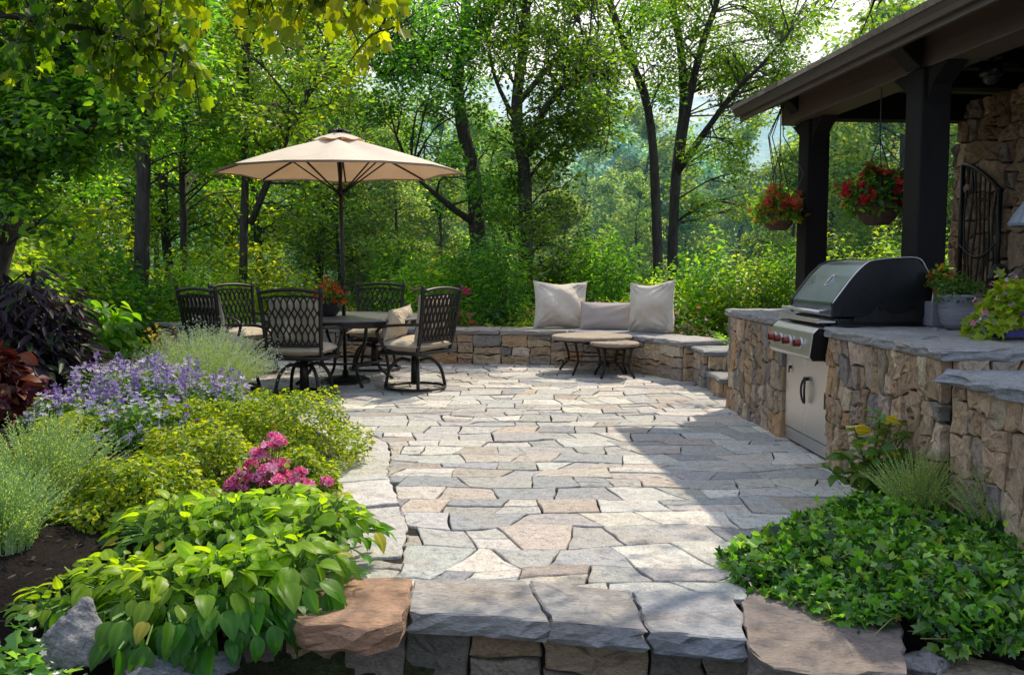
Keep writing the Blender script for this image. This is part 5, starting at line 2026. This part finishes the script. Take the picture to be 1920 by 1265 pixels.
# ------------------------------------------------------------------ right-hand bed
def ivy():
    n = 10500
    P = []
    while len(P) < n:
        y = 2.94 + 1.81 * rng.random()
        e = lerp_tab(RIGHT_EDGE, y)
        x = e - .05 + (2.5 - e) * rng.random() ** .9
        if y < 3.05 and x < e + .12:
            continue
        d = min(1, (x - e + .03) / .35)
        top = .04 + .145 * d * (.75 + .25 * math.sin(x * 6 + y * 4) * math.cos(y * 5.3 - x * 2))
        z = top * (.25 + .8 * rng.random() ** .4) - (max(0, 3.08 - y) * .8)
        P.append((x, y, z))
    P = np.array(P)
    Nn = np.array([0, -.25, 1.0]) + rng.normal(size=P.shape) * .7
    D_ = rng.normal(size=P.shape) * .8 + np.array([-.2, -.6, -.25])
    me = leaf_mesh('ivy', P, D_, Nn, .056 * (.35 + .95 * rng.random(n) ** 1.3), 'ivy', pick_cols(n, [(.055, .17, .02, 3), (.095, .26, .03, 3), (.02, .065, .018, 3), (.22, .40, .06, 1.6), (.26, .24, .05, .12)], .35))
    me.materials.append(mat_leaf('ivy leaf', .42, (2.3, 2.2, .6), .28, .6, .05))
    o = link('ivy', me)
    k = 2600
    P2 = P[rng.integers(0, n, k)] + rng.normal(size=(k, 3)) * .02 + [0, 0, .012]
    me = leaf_mesh('young_foliage', P2, rng.normal(size=(k, 3)) * .8 + [0, -.3, .1], np.array([0, -.2, 1]) + rng.normal(size=(k, 3)) * .5, .036 * (.5 + .8 * rng.random(k)), 'oval', pick_cols(k, [(.16, .32, .05, 3), (.26, .42, .10, 2), (.06, .15, .03, 2)]))
    me.materials.append(M_LEAF2)
    link('young_foliage', me, o)['kind'] = 'stuff'
    m = MB()
    for k in range(150):
        q = P[int(rng.integers(0, n))]
        d = rng.normal(size=3) * np.array([.07, .07, .02])
        m.tube([q - d + [0, 0, -.03], q + [0, 0, .01], q + d + [0, 0, -.01]], .0022, 3, c=(.16, .13, .05), cap=False)
    m.build('stem', mat_colour_stem, o)['kind'] = 'stuff'
    tag(o, 'dense glossy green ivy ground cover spilling over the paving', 'ivy', kind='stuff')


ivy()
wisp('thyme_bush', 'fine upright olive green clump against the side counter', 'plant', (2.0, 4.30, .05), .24, .24, .36, 260, 22, .02, [(.24, .32, .10, 2), (.31, .37, .13, 2), (.16, .24, .06, 1)])
wisp('thyme_bush', 'finer dark olive clump at the right frame edge', 'plant', (2.22, 3.95, .05), .22, .24, .36, 240, 22, .02, [(.18, .27, .08, 2), (.23, .31, .10, 2)])


def sapling():
    t = thing('young_shrub', 'open leafy young shrub with a few yellow leaves against the stone island', 'shrub', (1.90, 4.62, .03))
    m = MB()
    P, D_, N_, S_, C_ = [], [], [], [], []
    tips = [(-.16, -.02, .30), (-.08, .05, .42), (.02, -.05, .50), (.10, .0, .47), (.20, .02, .40), (-.22, .03, .20), (.16, -.08, .28), (.0, -.1, .33), (-.10, -.10, .22), (.07, -.12, .2)]
    for tp in tips:
        tp = np.array(tp)
        pth = smooth_path([(0, 0, -.05), tp * [.25, .25, .45], tp * [.7, .7, .8], tp], 12)
        m.tube(pth, np.linspace(.009, .003, 12), 5, cap=False)
        for i in range(4, 12):
            for s in (0, 1):
                a = i * 2.4 + s * math.pi + rng.random()
                P.append(pth[i])
                D_.append([math.cos(a), math.sin(a), .05 + .3 * rng.normal()])
                N_.append(np.array([0, -.2, 1]) + rng.normal(size=3) * .35)
                S_.append(.088 * (.6 + .7 * rng.random()))
                yl = tp[2] > .38 and rng.random() < .28
                C_.append((.45, .36, .02) if yl else (.07 + .05 * rng.random(), .14 + .07 * rng.random(), .035))
    m.build('stem', M_TWIG, t)
    me = leaf_mesh('foliage', np.array(P), np.array(D_), np.array(N_), np.array(S_), 'hosta', np.array(C_), True)
    me.materials.append(M_LEAF2)
    link('foliage', me, t)


sapling()
rock('boulder', M_ROCK, 'tan rock under the ivy at the bottom right frame edge', 'rock', (1.62, 2.97, -.17), (.24, .15, .12), 41, (.24, .19, .13), .2)
rock('boulder', M_ROCK, 'grey rock between the purple brown slab and the tan rock', 'rock', (1.44, 3.02, -.16), (.19, .15, .15), 43, (.2, .19, .19), .5)

rock('boulder', M_ROCK, 'brown rock under the ivy in the bottom right corner', 'rock', (2.02, 2.98, -.17), (.2, .15, .11), 47, (.22, .165, .11), .9)

# ------------------------------------------------------------------ pots and baskets
def basket(label, loc, r, h, top, leafpal, fpal, nf, trail=0):
    t = thing('hanging_basket', label, 'hanging basket', loc, 0)
    m = MB()
    m.lathe([(.0, -h), (r * .45, -h), (r * .7, -h * .75), (r * .93, -h * .25), (r, 0), (r * .93, .0), (r * .85, -.03), (0, -.03)], 26)
    m.build('basket', M_COIR, t, smooth=True)
    m = MB()
    for k in range(3):
        a = k * 2.094 + .3
        m.tube([(r * .97 * math.cos(a), r * .97 * math.sin(a), 0), (.0, 0, top * .55)], .004, 5)
    m.tube([(0, 0, top * .55), (0, 0, top)], .005, 6)
    m.build('hanger', M_IRON, t)
    ly = [dict(n=1100, r=(r * 1.35, r * 1.3, r * 1.35), z0=-.02), dict(n=420, r=(r * 1.3, r * 1.3, r * .55), z0=-h * .55)]
    P, D_, N_ = [], [], []
    for L in ly:
        p, d = dome_pts(L['n'], *L['r'], shell=.4, z0=L['z0'])
        if L is ly[1]:
            k = np.linalg.norm(p[:, :2], axis=1) > r * .85
            p, d = p[k], d[k]
        P.append(p)
        D_.append(rdir(len(p)) + d * [1, 1, 0] + [0, 0, -.3])
        N_.append(d + rng.normal(size=p.shape) * .4 + [0, 0, .5])
    P = np.concatenate(P)
    me = leaf_mesh('foliage', P, np.concatenate(D_), np.concatenate(N_), .052 * (.6 + .8 * rng.random(len(P))), 'oval', pick_cols(len(P), leafpal))
    me.materials.append(M_LEAF)
    link('foliage', me, t)
    p, d = dome_pts(nf, r * 1.4, r * 1.35, r * 1.5, .12, -.04)
    Q = np.repeat(p, 8, axis=0) + rng.normal(size=(nf * 8, 3)) * .018
    dd = np.repeat(d, 8, axis=0)
    me = leaf_mesh('blossom', Q, rdir(len(Q)), dd + rng.normal(size=Q.shape) * .5 + [0, -.2, 0], .05 * (.6 + .7 * rng.random(len(Q))), 'flower', pick_cols(len(Q), fpal))
    me.materials.append(M_PETAL)
    link('blossom', me, t)
    if trail:
        m = MB()
        for k in range(4):
            x = rng.normal(size=2) * .03
            m.tube([(x[0], x[1], .0), (x[0] * 2 + .05, x[1] * 2, top * .35), (x[0] - .06, x[1], top * .7), (.02, 0, top)], .005, 5)
        m.build('stem', M_TWIG, t)


basket('hanging basket with few rusty flowers near the roof corner', (2.46, 8.25, 1.80), .17, .17, .98, GREEN[:2] + [(.2, .10, .03, 2), (.16, .07, .02, 2)], [(.45, .05, .03), (.5, .14, .04)], 22, 1)
basket('hanging basket full of red flowers between the two posts', (2.76, 6.75, 1.80), .185, .19, .83, DKGREEN + GREEN, [(.60, .012, .02), (.48, .008, .02)], 46, 0)


def pot(name, label, loc, prof, mat, layers, seg=30):
    t = thing(name, label, 'potted plant', loc)
    m = MB()
    m.lathe(prof, seg)
    m.build('pot', mat, t, smooth=True)
    m = MB()
    r, z = prof[-1][0], prof[-1][1]
    m.lathe([(0, z), (r, z)], seg)
    m.build('soil', M_MULCH, t)
    for L in layers:
        P, d = dome_pts(L['n'], *L['r'], shell=L.get('shell', .4), z0=z - .01)
        P[:, 0] += L.get('dx', 0)
        P[:, 2] -= L.get('hang', 0) * np.clip(np.linalg.norm(P[:, :2], axis=1) - r, 0, 1) * 1.2
        me = leaf_mesh(L['part'], P, rdir(L['n']) + d * [1, 1, 0] + [0, 0, -.2], d + [0, 0, .5] + rng.normal(size=P.shape) * .4, L['s'] * (.6 + .8 * rng.random(L['n'])), L['t'], pick_cols(L['n'], L['pal']))
        me.materials.append(L['m'])
        link(L['part'], me, t)
    return t


CT = .915
pot('potted_herb', 'herb in a large grey bucket pot on the countertop', (2.80, 5.55, CT), [(0, 0), (.085, .0), (.105, .03), (.118, .10), (.122, .19), (.128, .20), (.126, .21), (.112, .205), (.105, .18)], M_GREYPOT,
    [dict(part='foliage', n=700, r=(.14, .14, .16), t='oval', s=.028, pal=GREEN + DKGREEN, m=M_LEAF2)])
t = pot('potted_flower', 'small orange terracotta pot of red flowers standing on the grey block', (2.80, 5.80, CT + .165), [(0, 0), (.038, 0), (.052, .10), (.06, .102), (.06, .125), (.052, .125), (.048, .10)], M_TERRA,
        [dict(part='foliage', n=320, r=(.10, .1, .12), t='oval', s=.035, pal=GREEN, m=M_LEAF2), dict(part='blossom', n=60, r=(.1, .1, .13), t='flower', s=.025, pal=[(.5, .02, .02), (.6, .3, .02)], m=M_PETAL, shell=.15)])
m = MB()
m.box(-.075, .075, -.07, .07, 0, .16)
tag(bevel(m.build('stone_block', M_GREYPOT, None, loc=(2.79, 5.80, CT - .004)), .006), 'square grey block under the small orange pot', 'block')


def planter():
    t = thing('planter_box', 'dark painted planter box overflowing with lime green and pink flowers', 'potted plant', (2.70, 4.78, CT), R(8))
    m = MB()
    prof = [(-.10, 0), (.10, 0), (.115, .13), (-.115, .13)]
    m.prism(prof, (1, 0, 0), (0, 0, 1), (0, 1, 0), -.07, .07, c=(.035, .03, .05))
    b = bevel(m.build('box', M_GLASSBOX, t), .006)
    for i, (x0, x1, z0, z1, c) in enumerate(((-.085, -.03, .055, .115, (.45, .27, .04)), (-.02, .02, .065, .12, (.5, .32, .08)), (-.09, .03, .012, .04, (.03, .03, .22)), (.035, .085, .03, .10, (.12, .02, .03)))):
        m = MB()
        m.box(x0, x1, -.0745, -.0705, z0, z1, c=c)
        m.build('painted_panel', M_GLASSBOX, b)
    for (nm, n, r, tm, s, pal, mt, dx, dz) in (('foliage', 1500, (.26, .2, .20), 'ivy', .05, [(.20, .27, .02, 3), (.26, .30, .03, 2), (.12, .2, .03, 1)], M_LEAF2, .06, .1), ('blossom', 60, (.24, .2, .24), 'flower', .03, [(.6, .2, .35), (.62, .45, .1), (.3, .1, .5), (.6, .5, .5)], M_PETAL, .0, .1)):
        P, d = dome_pts(n, *r, shell=.4 if nm == 'foliage' else .12, z0=dz)
        P[:, 0] += dx
        P[:, 2] -= np.clip(np.abs(P[:, 0] - dx) - .12, 0, 1) * .9
        me = leaf_mesh(nm, P, rdir(n) + d * [1, 1, 0] + [0, 0, -.2], d + [0, 0, .5] + rng.normal(size=P.shape) * .4, s * (.6 + .8 * rng.random(n)), tm, pick_cols(n, pal))
        me.materials.append(mt)
        link(nm, me, t)


planter()
# sink tap and two dark bottles
t = thing('sink_tap', 'dark curved tap behind the lime green planter', 'tap', (3.12, 5.6, CT))
m = MB()
m.tube(smooth_path([(0, 0, 0), (0, 0, .28), (-.03, -.02, .37), (-.10, -.05, .38), (-.16, -.08, .30)], 20), .016, 10)
m.build('spout', M_IRON, t, smooth=True)
m = MB()
m.lathe([(0.0, 0), (.04, 0), (.04, .02), (.022, .04)], 16)
m.tube([(0, 0, .08), (.07, 0, .11)], .008, 8)
m.build('base', M_IRON, t, smooth=True)
for i, (x, y, lb, c) in enumerate(((3.22, 5.45, 'dark blue bottle beside the curved tap', M_BLUE), (3.06, 5.2, 'black bottle in front of the curved tap', M_DARKPOT))):
    m = MB()
    m.lathe([(0, 0), (.038, 0), (.042, .01), (.042, .2), (.03, .25), (.015, .28), (.015, .34), (.018, .345), (.0, .35)], 20)
    tag(m.build('bottle', c, None, smooth=True, loc=(x, y, CT)), lb, 'bottle')
# bowl of red flowers on the dining table
pot('potted_flower', 'dark bowl of red and orange flowers on the dining table', (-2.02, 9.78, .752), [(0, 0), (.07, 0), (.09, .02), (.15, .11), (.165, .16), (.17, .17), (.158, .17), (.145, .15)], M_DARKPOT,
    [dict(part='foliage', n=420, r=(.2, .2, .2), t='oval', s=.045, pal=DKGREEN + GREEN, m=M_LEAF2), dict(part='blossom', n=120, r=(.2, .2, .24), t='flower', s=.05, pal=[(.55, .05, .02), (.6, .2, .02), (.5, .01, .02)], m=M_PETAL, shell=.12)])

# thin blue haze lying in the valley beyond the garden
hm, hnt, hout = new_mat('valley haze')
vs = hnt.nodes.new('ShaderNodeVolumeScatter')
vs.inputs['Color'].default_value = (.26, .68, 1.0, 1)
vs.inputs['Density'].default_value = .0085
vs.inputs['Anisotropy'].default_value = .35
hnt.links.new(vs.outputs[0], hout.inputs['Volume'])
m = MB()
m.box(-300, 300, 21.5, 150, -20, 22)
tag(m.build('haze', hm), 'thin blue haze in the valley beyond the garden', kind='stuff')

# ================================================================== LIGHT, SKY, CAMERA
SUN_DIR = np.array([.46, .61, 1.0])      # towards the sun
el = math.atan2(SUN_DIR[2], math.hypot(SUN_DIR[0], SUN_DIR[1]))
az = math.atan2(SUN_DIR[0], SUN_DIR[1])   # from +Y towards +X
sl = bpy.data.lights.new('sun', 'SUN')
sl.energy, sl.angle, sl.color = 5.0, R(.6), (1.0, .89, .71)
so = bpy.data.objects.new('sun', sl)
COL.objects.link(so)
so.rotation_euler = Vector(SUN_DIR).to_track_quat('Z', 'Y').to_euler()
so.location = (8, 10, 18)

w = bpy.data.worlds.new('World')
scene.world = w
w.use_nodes = True
nt = w.node_tree
nt.nodes.clear()
out = nt.nodes.new('ShaderNodeOutputWorld')
bg = nt.nodes.new('ShaderNodeBackground')
bg.inputs['Strength'].default_value = .15
sky = nt.nodes.new('ShaderNodeTexSky')
sky.sky_type = 'NISHITA'
sky.sun_disc = False
sky.sun_elevation, sky.sun_rotation = el, az
sky.dust_density, sky.air_density, sky.altitude = 3.0, 1.0, 200
# thin bright cloud in the sky
tc = nt.nodes.new('ShaderNodeTexCoord')
mp = nt.nodes.new('ShaderNodeMapping')
mp.inputs['Scale'].default_value = (1, 1, 2.4)
nt.links.new(tc.outputs['Generated'], mp.inputs['Vector'])
cl = noise(nt, mp.outputs['Vector'], 2.6, 7, .55)
cov = ramp(nt, cl, [(.28, .35), (.55, 1.0)])
# the bright veil lies on the sun's side of the sky
vm = nt.nodes.new('ShaderNodeVectorMath')
vm.operation = 'DOT_PRODUCT'
nt.links.new(tc.outputs['Generated'], vm.inputs[0])
vm.inputs[1].default_value = tuple(nrm(np.array([.35, .85, .55])))
fac = mix(nt, (0, 0, 0), cov, ramp(nt, vm.outputs['Value'], [(.25, 0.06), (.8, 1.0)]))
base = mix(nt, sky.outputs['Color'], (6.4, 7.8, 10.8), .6)
nt.links.new(mix(nt, base, (9.4, 9.6, 10.0), fac), bg.inputs['Color'])
nt.links.new(bg.outputs[0], out.inputs['Surface'])

cam = bpy.data.cameras.new('camera')
cam.sensor_width, cam.lens = 36.0, FPX / 1920 * 36.0
cam.clip_start, cam.clip_end = .05, 3000
co = bpy.data.objects.new('camera', cam)
COL.objects.link(co)
co.location = (0, 0, CAMH)
co.rotation_euler = (R(90) - PITCH, 0, 0)
scene.camera = co
scene.view_settings.view_transform = 'Standard'
scene.view_settings.look = 'None'
scene.view_settings.exposure = 0
scene.view_settings.gamma = 1
cy = scene.cycles
cy.max_bounces, cy.diffuse_bounces, cy.glossy_bounces, cy.transmission_bounces, cy.transparent_max_bounces = 6, 4, 3, 4, 4
cy.use_denoising = True
cy.sample_clamp_indirect = 6
